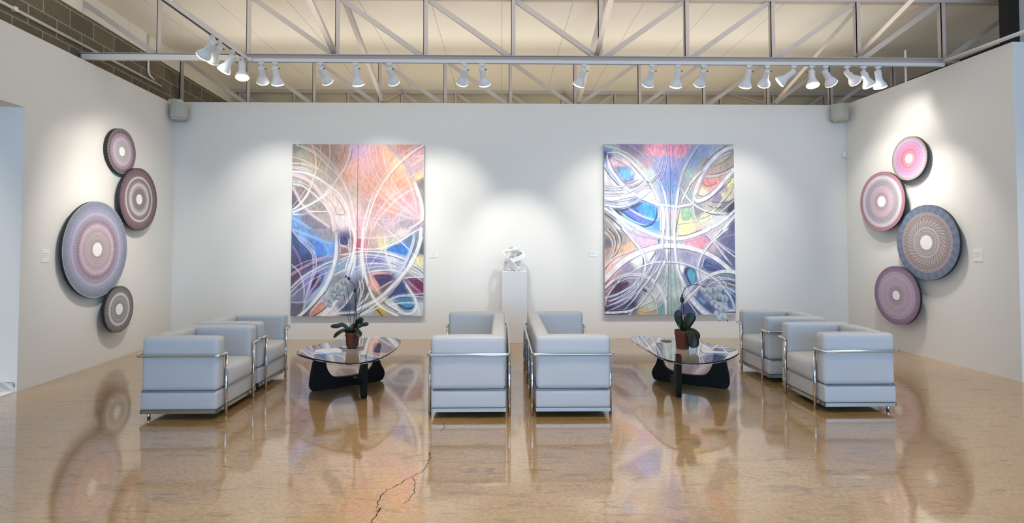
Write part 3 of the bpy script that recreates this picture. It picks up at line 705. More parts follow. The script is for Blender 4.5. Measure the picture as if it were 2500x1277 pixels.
# ------------------------------------------------------------------ plinth and sculpture
tag(obj('plinth', bevel_all(B((-0.185, 0.185, -0.175, 0.175, 0, 1.052)), 0.004), M['plinth'], None, (0.187, 8.05, 0)), 'tall white square plinth against the back wall between the two paintings', 'plinth')
K = [(0.245, -0.13, 1.062), (0.21, -0.12, 1.10), (0.13, -0.13, 1.185), (0.07, -0.14, 1.235), (0.02, -0.10, 1.285), (0.028, -0.03, 1.335), (0.10, -0.06, 1.355), (0.19, -0.05, 1.372), (0.238, 0.02, 1.36),
     (0.215, 0.08, 1.32), (0.16, 0.07, 1.27), (0.135, 0.0, 1.235), (0.155, -0.09, 1.218), (0.21, -0.11, 1.228), (0.29, -0.09, 1.262), (0.335, -0.02, 1.30), (0.31, 0.06, 1.325), (0.265, 0.10, 1.29), (0.27, 0.11, 1.20), (0.275, 0.10, 1.12),
     (0.255, 0.06, 1.064), (0.20, 0.04, 1.060), (0.12, 0.06, 1.062), (0.055, 0.07, 1.10), (0.06, 0.06, 1.17), (0.10, 0.07, 1.215), (0.15, 0.10, 1.30), (0.14, 0.10, 1.375), (0.17, 0.06, 1.405), (0.205, 0.02, 1.39),
     (0.20, -0.02, 1.31), (0.185, 0.0, 1.20), (0.19, -0.06, 1.11), (0.235, -0.11, 1.066)]
Q = [Vector(q) for q in spline(K, 8, True)]; n = len(Q); bm = bmesh.new(); rows = []
for i, p in enumerate(Q):
    d = (Q[(i+1) % n]-Q[i-1]).normalized(); rad = (p-Vector((0.17, 0.0, 1.2))); u = (rad-d*rad.dot(d)).normalized(); v = d.cross(u)
    w, hh = 0.012, 0.030
    rows.append([bm.verts.new(p+u*a*w+v*b2*hh-Vector((0.187, 0, 1.052))) for a, b2 in ((-1, -1), (1, -1), (1, 1), (-1, 1))])
for i in range(n):
    for k in range(4): bm.faces.new((rows[i][k], rows[i][(k+1) % 4], rows[(i+1) % n][(k+1) % 4], rows[(i+1) % n][k]))
for v in bm.verts: v.co.z = max(v.co.z, 0.0005)
o = obj('sculpture', bm, M['sculpt'], None, (0.187, 8.03, 1.052), smooth=False)
tag(o, 'white abstract sculpture of interlaced looping bands standing on the plinth', 'sculpture')
# ------------------------------------------------------------------ the two painted diptychs
KS = 180/1045.0
W_ = (247, 244, 240); CR = (247, 230, 216); PK = (243, 214, 208); LV = (226, 216, 230); DK = (72, 68, 84)
# paint studies: patches of colour (quarter, u, v, r, g, b) and brush strokes (quarter, width, colour, points)
P1 = dict(org={'A': (700, 340), 'B': (865, 340), 'C': (700, 560), 'D': (865, 560)}, tl=(712, 352), tr=(1035, 352), bl=(708, 773), br=(1033, 773), seam=(873.0, 870.5))
P1['base'] = {
 'A': [(100,100,130,130,120),(200,230,165,165,145),(400,200,185,150,135),(550,150,195,150,130),(700,200,200,160,140),(780,200,215,165,135),(960,170,220,175,205),(930,450,238,175,160),(900,650,228,182,165),(600,450,200,180,165),(300,400,180,175,150),(150,560,170,170,175),(200,780,150,140,140),(100,850,100,95,100),(430,980,160,155,150),(500,1150,172,166,155),(280,1120,138,134,150),(100,1150,110,150,205),(650,900,232,206,196),(750,950,228,205,198),(780,1150,226,212,212),(880,800,215,190,175),(960,1000,226,190,190),(110,330,150,140,130),(400,310,180,160,130),(860,500,235,170,140)],
 'B': [(100,150,222,176,202),(150,350,236,170,176),(300,250,230,158,148),(500,250,242,182,140),(350,400,236,165,145),(600,550,238,172,138),(720,130,222,146,136),(880,180,222,160,166),(880,420,196,160,165),(920,530,232,192,135),(960,600,128,118,118),(250,700,236,165,142),(500,700,238,170,148),(750,850,215,148,148),(850,950,226,150,160),(550,980,215,148,130),(350,880,215,150,142),(200,1000,205,165,165),(700,1100,190,160,172),(720,1200,165,148,160),(450,1200,196,165,172),(100,1150,216,175,185),(980,850,140,130,130),(620,330,248,200,150),(640,640,228,150,120)],
 'C': [(110,120,55,72,118),(100,300,66,66,108),(250,300,72,94,155),(280,430,68,78,125),(200,90,108,155,220),(450,280,80,132,222),(600,260,105,158,230),(600,100,150,145,155),(100,480,72,58,95),(110,720,90,74,86),(130,950,120,114,142),(130,1130,104,94,106),(280,750,130,130,190),(400,760,98,56,95),(480,680,108,122,178),(560,700,150,178,220),(500,900,170,196,216),(800,540,140,166,195),(700,740,140,140,146),(800,1000,140,145,162),(850,1110,82,92,122),(600,1150,226,216,216),(820,180,92,88,132),(820,310,155,128,126),(940,540,150,168,206),(970,1000,98,108,126)],
 'D': [(100,60,212,166,170),(60,220,196,92,106),(280,230,192,162,156),(380,220,220,204,150),(600,160,196,182,165),(700,60,216,196,190),(620,280,72,118,196),(700,250,80,130,205),(780,160,105,118,140),(940,310,92,92,98),(930,450,224,208,135),(300,460,118,122,190),(300,550,148,154,185),(600,500,170,176,192),(560,430,200,206,216),(400,700,86,70,112),(290,800,238,165,148),(420,830,108,92,94),(650,900,66,72,118),(870,780,108,108,138),(890,830,122,46,85),(700,1030,62,78,118),(780,1090,96,150,190),(900,1150,190,200,212),(550,1100,205,210,206),(150,850,92,92,96),(200,980,130,126,116),(350,1180,194,160,96),(220,1200,160,176,192),(500,1200,150,150,146),(900,620,180,180,182)]}
P1['fills'] = [
 ('C', (216,138,106), [(490,1040),(400,1120),(345,1235),(420,1200),(530,1110),(555,1060)]),
 ('C', (96,52,92), [(480,635),(370,700),(330,890),(410,800)]),
 ('C', (88,84,130), [(762,110),(765,195),(855,215),(870,135)]),
 ('C', (160,130,126), [(760,255),(760,345),(860,335),(880,285)]),
 ('D', (86,68,110), [(280,650),(340,780),(380,815),(490,760),(550,700),(460,645)]),
 ('D', (70,128,205), [(440,300),(640,220),(770,310),(740,365),(560,330)]),
 ('D', (124,46,86), [(750,715),(880,710),(975,770),(975,905),(930,905)]),
 ('D', (66,74,120), [(640,790),(760,920),(480,990),(560,880)]),
 ('D', (88,150,190), [(580,1010),(760,980),(830,1060),(800,1120),(690,1090)]),
 ('A', (150,138,136), [(125,700),(200,690),(290,750),(220,870),(190,870)]),
 ('A', (158,152,146), [(490,900),(330,1010),(560,1010)]),
 ('A', (134,130,150), [(215,1095),(330,1090),(470,1180),(560,1270),(320,1270),(240,1190)])]
P1['strokes'] = [
 ('A',60,(232,212,204),[(70,500),(250,560),(400,680),(500,830),(600,1000),(650,1150),(660,1300)]),
 ('A',10,(150,130,130),[(75,540),(220,590),(330,690),(390,760)]),
 ('A',40,(226,205,214),[(80,690),(130,790),(180,890),(240,960),(330,1060),(450,1150),(600,1250)]),
 ('A',16,(150,125,120),[(922,130),(892,270),(832,400)]), ('A',10,(165,142,145),[(640,80),(660,210),(740,330),(800,410)]), ('A',8,(160,130,120),[(815,80),(795,220),(750,350)]),
 ('A',16,CR,[(70,345),(200,345),(360,390),(500,470)]), ('A',14,CR,[(70,390),(220,410),(380,470)]),
 ('A',20,LV,[(70,410),(250,450),(450,560),(620,690)]), ('A',26,W_,[(70,460),(250,480),(430,560),(600,670),(740,790),(840,950),(900,1100),(930,1300)]),
 ('A',18,CR,[(340,70),(385,200),(400,350),(385,500),(340,640),(280,770),(200,890),(70,1010)]), ('A',14,PK,[(590,70),(602,200),(580,360),(520,540)]),
 ('A',20,CR,[(130,80),(300,150),(450,250),(600,400),(740,540),(840,720),(910,900),(950,1100),(965,1300)]), ('A',14,CR,[(350,90),(480,190),(620,330),(760,520)]),
 ('A',16,W_,[(905,80),(890,220),(840,370),(740,530),(620,690),(480,830),(300,950),(80,1050)]), ('A',18,W_,[(650,700),(540,800),(400,890),(230,970),(70,1040)]),
 ('A',14,W_,[(330,720),(250,840),(150,960),(70,1000)]), ('A',16,W_,[(80,640),(200,660),(320,740),(450,850),(560,980),(620,1100),(640,1230)]),
 ('A',10,(120,110,122),[(120,700),(180,690),(270,740)]), ('A',18,W_,[(300,1025),(430,1030),(580,1030)]), ('A',12,(140,128,128),[(350,1052),(470,1050),(575,1052)]),
 ('A',14,W_,[(75,1070),(200,1080),(290,1055)]), ('A',10,(120,112,128),[(120,1092),(200,1085),(280,1062)]), ('A',12,(165,135,132),[(680,1070),(820,1080)]), ('A',9,(172,140,136),[(570,840),(660,960),(700,1060)]), ('A',10,(165,135,132),[(650,790),(740,890),(800,1000),(820,1080)]),
 ('A',14,W_,[(760,540),(870,760),(920,930),(960,1150),(975,1300)]), ('A',24,W_,[(820,900),(870,1050),(890,1300)]), ('A',30,(150,190,230),[(75,1120),(180,1180),(330,1277)]),
 ('B',60,(186,166,186),[(470,60),(600,200),(700,320),(790,450),(850,600)]), ('B',26,(242,194,152),[(60,330),(150,520),(280,690),(420,850),(620,1040)]), ('B',50,(246,190,184),[(660,420),(750,560),(820,720),(860,900),(890,1050)]),
 ('B',50,W_,[(850,600),(900,740),(950,900),(965,1050),(960,1150)]), ('B',8,(180,145,135),[(985,105),(860,185),(710,305),(570,445),(500,520)]), ('B',8,(184,150,160),[(770,70),(620,180),(500,310),(400,430),(320,560)]),
 ('B',24,(250,240,222),[(975,80),(850,160),(700,280),(560,420),(440,570),(350,720),(270,900),(210,1080),(160,1300)]), ('B',14,PK,[(400,80),(420,300),(480,480),(580,680),(700,870),(850,1020),(950,1110)]),
 ('B',6,(185,120,130),[(170,80),(192,260),(270,460)]), ('B',6,(185,120,130),[(224,80),(252,290),(330,500)]),
 ('B',12,PK,[(160,80),(180,260),(260,470),(380,690),(520,850),(700,1000),(940,1130)]), ('B',12,PK,[(215,80),(240,280),(330,530),(450,730),(600,890),(800,1050),(960,1130)]), ('B',12,PK,[(60,760),(200,870),(400,980),(600,1060),(800,1120),(960,1140)]),
 ('B',12,PK,[(800,640),(680,700),(560,790),(440,900),(340,1030),(260,1180),(230,1300)]), ('B',12,CR,[(880,680),(760,740),(600,850),(470,980),(350,1120),(260,1260)]), ('B',14,W_,[(310,780),(230,880),(180,1010),(140,1180),(120,1300)]),
 ('B',10,PK,[(830,910),(720,1000),(600,1090),(520,1180),(460,1300)]), ('B',10,PK,[(700,1150),(600,1180),(510,1277)]), ('B',12,PK,[(60,1110),(200,1150),(350,1220),(420,1277)]),
 ('B',14,CR,[(980,260),(880,320),(780,390)]), ('B',12,CR,[(990,230),(900,240),(820,230)]), ('B',20,W_,[(970,1150),(880,1220),(780,1277)]), ('B',10,W_,[(270,720),(220,880),(170,1050),(160,1150)]), ('B',16,(150,140,138),[(985,590),(900,600),(880,620)]),
 ('C',34,(150,124,160),[(80,250),(150,370),(200,520),(190,620)]), ('C',34,(160,192,232),[(70,0),(200,60),(400,130),(560,190),(680,210)]), ('C',24,(138,180,236),[(250,60),(420,150),(540,230),(580,330),(570,390)]),
 ('C',30,(192,198,226),[(80,30),(160,140),(270,250),(350,350),(370,450),(370,560),(340,700),(300,850),(260,1000),(220,1200)]), ('C',22,(168,192,230),[(150,90),(280,170),(380,280),(395,430)]),
 ('C',18,(88,82,105),[(60,700),(200,590),(350,520),(500,470)]), ('C',20,(95,95,116),[(60,780),(160,690),(280,610),(400,560),(560,510),(640,490)]), ('C',40,(206,166,182),[(60,650),(150,590),(300,510),(450,440),(680,380)]),
 ('C',24,(226,226,236),[(60,830),(150,740),(280,640),(420,560),(560,490),(680,450)]), ('C',20,(216,216,232),[(60,890),(180,770),(330,660),(500,570),(640,510)]), ('C',16,LV,[(60,510),(130,570),(180,640),(230,780),(240,920),(230,1050)]),
 ('C',18,(190,200,216),[(60,1040),(200,1035),(350,1000),(480,930)]), ('C',26,(182,186,218),[(480,620),(420,760),(340,880),(290,1000)]), ('C',30,(170,196,226),[(620,520),(580,660),(500,790),(380,930),(270,1060),(240,1150)]), ('C',14,(68,74,122),[(530,610),(480,740),(400,850),(320,930)]),
 ('C',14,(48,48,68),[(390,1010),(300,1100),(220,1160)]), ('C',55,(238,233,231),[(690,40),(700,200),(690,380),(650,560),(590,720),(500,880),(400,1010),(280,1140),(150,1250)]), ('C',14,(60,55,65),[(640,720),(560,880),(470,980),(380,1080),(300,1160),(220,1240)]),
 ('C',22,(226,190,178),[(520,930),(440,1040),(350,1160),(320,1240)]), ('C',16,(50,45,55),[(620,1040),(520,1140),(380,1235)]), ('C',60,(226,222,222),[(830,830),(740,960),(640,1090),(500,1240)]), ('C',20,W_,[(950,870),(880,1000),(780,1120),(650,1210)]), ('C',30,(226,226,226),[(640,1200),(800,1195),(1000,1180)]),
 ('C',16,W_,[(660,660),(760,610),(880,560)]), ('C',20,W_,[(730,370),(900,350),(1040,320)]), ('C',11,W_,[(750,100),(747,215),(860,236),(885,140)]), ('C',12,W_,[(745,235),(760,240),(890,275)]), ('C',10,W_,[(750,250),(748,350)]), ('C',12,W_,[(876,130),(880,340)]), ('C',22,(226,226,238),[(730,450),(880,390),(960,380)]), ('C',14,W_,[(850,470),(820,600)]),
 ('C',50,W_,[(930,-10),(960,100),(960,220),(930,400),(880,560),(850,690)]), ('C',30,(240,238,242),[(965,380),(940,540),(900,680)]),
 ('D',24,(228,230,236),[(0,330),(200,320),(400,340),(600,390),(750,450),(980,620)]), ('D',22,(226,226,234),[(0,380),(200,370),(400,400),(600,470),(800,530),(980,660)]), ('D',10,(95,95,110),[(150,340),(380,350),(600,415),(760,480)]), ('D',10,(95,92,100),[(500,480),(640,530),(700,580)]), ('D',16,W_,[(140,500),(300,490),(480,510),(650,570)]), ('D',14,W_,[(0,545),(80,530),(150,500)]),
 ('D',40,(240,176,166),[(390,930),(300,820),(235,700),(250,645),(390,628),(530,640)]), ('D',24,W_,[(180,620),(350,590),(550,590),(700,640)]), ('D',16,(236,216,206),[(300,880),(430,800),(560,730)]),
 ('D',12,(90,86,100),[(150,308),(260,300),(380,302)]), ('D',20,W_,[(0,270),(150,290),(350,285),(520,230),(700,140),(850,40),(930,0)]), ('D',22,PK,[(30,120),(200,130),(400,120),(600,80),(800,20)]),
 ('D',14,W_,[(440,60),(430,200),(450,380),(500,520),(560,620)]), ('D',12,W_,[(470,20),(600,130),(720,240),(850,380),(940,520)]), ('D',10,W_,[(600,100),(480,220),(380,310),(260,460),(190,590)]),
 ('D',45,(206,216,236),[(850,60),(830,200),(760,400),(680,560),(580,700)]), ('D',55,(228,230,236),[(945,-10),(930,150),(870,350),(780,520),(660,680),(520,830),(360,980),(180,1080),(30,1150)]), ('D',14,(95,98,110),[(890,60),(850,260),(780,430),(700,600)]), ('D',24,W_,[(680,700),(560,860),(430,990),(250,1120),(60,1220)]),
 ('D',12,(60,55,76),[(440,985),(560,862),(660,770)]), ('D',10,(60,60,76),[(680,738),(800,706),(900,702)]), ('D',20,W_,[(690,705),(800,690),(980,690)]), ('D',16,(232,182,192),[(750,720),(850,830),(950,910)]), ('D',26,(225,226,230),[(690,720),(760,830),(850,970),(900,1120),(930,1240)]),
 ('D',24,(38,48,80),[(540,1010),(650,1090),(740,1130),(820,1120),(850,1060)]), ('D',42,(232,232,230),[(440,1040),(560,1130),(700,1200),(820,1190),(880,1100),(860,1000),(800,900),(720,800)]), ('D',14,W_,[(470,1000),(620,950),(780,935),(980,920)]), ('D',16,(205,225,235),[(430,1040),(600,970),(780,955),(980,970)]), ('D',14,W_,[(420,1110),(600,1060),(780,1045),(970,1070)]),
 ('D',50,(202,172,98),[(330,1080),(400,1160),(470,1240)]), ('D',24,(90,80,58),[(290,1100),(350,1180),(400,1240)]), ('D',14,(80,75,80),[(390,1030),(480,1100),(620,1180)]), ('D',14,(50,50,60),[(60,1215),(140,1160),(220,1115)]), ('D',24,(222,226,232),[(210,900),(160,1000),(40,1100)]), ('D',14,W_,[(60,1060),(90,900),(70,740)]), ('D',12,W_,[(90,1000),(130,850),(110,700)]), ('D',14,W_,[(60,1240),(250,1160),(430,1080)]),
 ('D',40,W_,[(120,-10),(115,150),(110,350),(130,520),(160,680),(230,900),(320,1050),(430,1140),(620,1240)]), ('D',26,W_,[(85,300),(95,450),(115,580),(130,700)]),
 ('D',14,(90,86,95),[(820,530),(900,570),(975,630)]), ('D',14,W_,[(890,450),(940,540),(980,560)]), ('D',14,W_,[(780,590),(900,640),(980,690)]), ('D',10,W_,[(900,350),(980,390)])]
P2 = dict(org={'A': (1465, 340), 'B': (1625, 340), 'C': (1465, 560), 'D': (1625, 560)}, tl=(1475, 351), tr=(1793, 350), bl=(1478, 769), br=(1797, 768), seam=(1635.0, 1637.0))
P2['base'] = {
 'A': [(120,110,150,172,168),(110,165,105,105,185),(75,215,36,40,82),(250,170,190,190,196),(330,120,140,118,150),(500,180,150,122,150),(600,250,160,138,165),(780,130,238,158,180),(870,180,232,146,170),(650,350,195,142,165),(850,300,148,150,210),(800,420,150,150,200),(930,500,120,142,216),(950,700,105,150,222),(960,800,155,150,215),(950,900,105,165,230),(200,330,208,178,194),(380,330,216,190,190),(500,430,206,200,196),(350,480,110,165,216),(250,420,150,138,160),(420,600,128,118,156),(560,560,212,212,212),(110,450,206,206,214),(160,560,220,216,226),(100,700,190,190,196),(250,700,200,200,206),(500,690,170,165,180),(640,740,192,184,190),(740,800,228,206,206),(200,780,216,219,223),(300,880,176,181,191),(200,900,148,138,170),(520,970,56,78,132),(650,980,74,145,220),(700,1060,76,150,232),(550,1090,104,114,225),(450,1060,104,114,214),(750,1200,64,140,220),(400,1150,118,180,240),(240,1030,58,58,70),(100,1150,150,140,132),(300,1200,196,206,206),(1010,1050,198,175,186),(900,1050,192,202,206),(700,500,188,216,198)],
 'B': [(200,150,226,148,176),(30,150,232,158,180),(30,300,150,150,210),(100,500,110,130,206),(40,700,105,150,220),(80,900,118,160,225),(250,350,132,140,195),(400,250,128,150,195),(550,180,138,160,204),(300,500,162,182,168),(280,560,150,156,154),(330,780,150,156,154),(270,900,150,150,150),(680,160,160,170,192),(560,300,148,150,150),(800,270,160,160,148),(880,320,150,134,128),(750,420,168,144,138),(680,600,214,152,146),(560,640,198,148,144),(520,720,202,192,158),(850,700,165,148,160),(760,830,138,122,150),(850,800,218,208,162),(920,650,212,202,148),(600,930,160,155,148),(480,1020,128,124,124),(850,950,116,112,116),(940,980,56,52,72),(560,1100,214,208,168),(800,1100,190,190,190),(300,1050,150,180,150),(200,1100,218,210,145),(300,1220,230,218,135),(650,1180,192,190,180),(80,1060,186,165,181),(850,1200,190,200,196),(960,1230,88,78,120)],
 'C': [(100,200,108,92,86),(130,330,174,130,106),(80,80,130,120,108),(230,130,120,110,98),(350,180,162,140,128),(400,250,230,170,126),(260,290,204,160,116),(480,60,190,175,196),(600,150,192,164,202),(720,170,226,164,182),(700,20,104,160,226),(890,170,148,180,191),(1000,170,186,175,181),(450,290,236,164,142),(250,450,244,190,172),(110,600,245,180,162),(700,380,216,216,216),(520,440,216,219,213),(400,560,148,134,160),(850,370,144,140,167),(1000,370,165,165,187),(680,560,140,140,156),(780,600,150,145,162),(850,700,150,156,156),(990,700,158,182,170),(990,1050,148,172,165),(250,850,72,46,62),(130,850,162,98,115),(320,950,93,56,80),(200,1040,95,44,66),(350,800,110,94,122),(430,700,150,145,167),(480,950,108,98,132),(420,1080,56,50,84),(180,1130,50,46,74),(650,850,140,145,151),(650,1020,186,196,180),(640,1180,194,165,114),(760,1190,178,150,122),(850,1140,106,166,166),(800,950,186,193,186),(720,1100,181,191,176),(900,850,175,181,179)],
 'D': [(40,170,190,190,190),(300,20,230,218,146),(400,170,230,148,164),(480,150,204,138,160),(650,60,202,180,186),(200,170,190,180,186),(550,130,150,128,160),(850,130,108,98,132),(940,200,92,87,127),(750,270,140,124,151),(900,400,92,87,121),(700,260,192,158,158),(60,370,160,160,182),(300,380,150,138,172),(380,450,162,150,184),(650,440,106,112,152),(780,540,64,70,115),(600,560,98,104,141),(360,620,84,165,190),(380,730,108,120,162),(290,580,66,60,100),(240,560,226,226,216),(60,700,158,182,172),(60,1050,148,174,165),(150,900,175,191,186),(560,650,190,190,202),(700,680,150,145,166),(880,680,106,140,156),(900,780,86,75,93),(640,740,128,134,157),(330,1120,64,60,104),(400,900,190,195,206),(470,920,80,92,131),(560,960,102,98,141),(500,1030,106,150,188),(600,1100,60,66,111),(560,1180,118,150,183),(850,1000,54,82,142),(930,880,84,140,190),(980,950,54,66,120),(900,1100,66,98,163),(900,1160,190,190,196)]}
P2['fills'] = [
 ('A', (238,160,182), [(640,75),(920,75),(915,205),(650,215)]), ('B', (232,152,178), [(0,75),(370,75),(300,150),(230,205),(0,210)]),
 ('A', (112,166,218), [(250,390),(380,380),(480,500),(460,550),(360,590),(280,500)]),
 ('A', (216,186,196), [(190,310),(260,310),(380,380),(250,390),(220,370)]),
 ('A', (74,145,222), [(620,910),(780,950),(790,1100),(700,1090),(560,1020),(510,980)]),
 ('A', (104,114,226), [(400,1020),(520,1080),(680,1150),(770,1180),(690,1220),(560,1190),(420,1100),(370,1050)]),
 ('B', (148,180,150), [(235,990),(355,985),(385,1120),(230,1150)]),
 ('B', (212,150,146), [(545,550),(830,530),(740,620),(640,650),(560,640)]),
 ('C', (84,50,66), [(240,790),(350,760),(410,765),(330,850),(200,910),(140,930)]), ('C', (98,46,68), [(100,1050),(250,990),(350,920),(430,880),(380,980),(230,1060),(100,1100)]),
 ('D', (92,165,192), [(325,565),(300,630),(330,700),(360,770),(405,770),(412,640),(380,575)]),
 ('D', (64,60,106), [(310,1030),(270,1100),(262,1190),(420,1205)]),
 ('D', (66,72,118), [(560,420),(700,440),(800,520),(880,585),(680,600),(550,540)]),
 ('D', (228,146,162), [(250,180),(400,135),(540,100),(610,180),(540,245),(400,215)])]
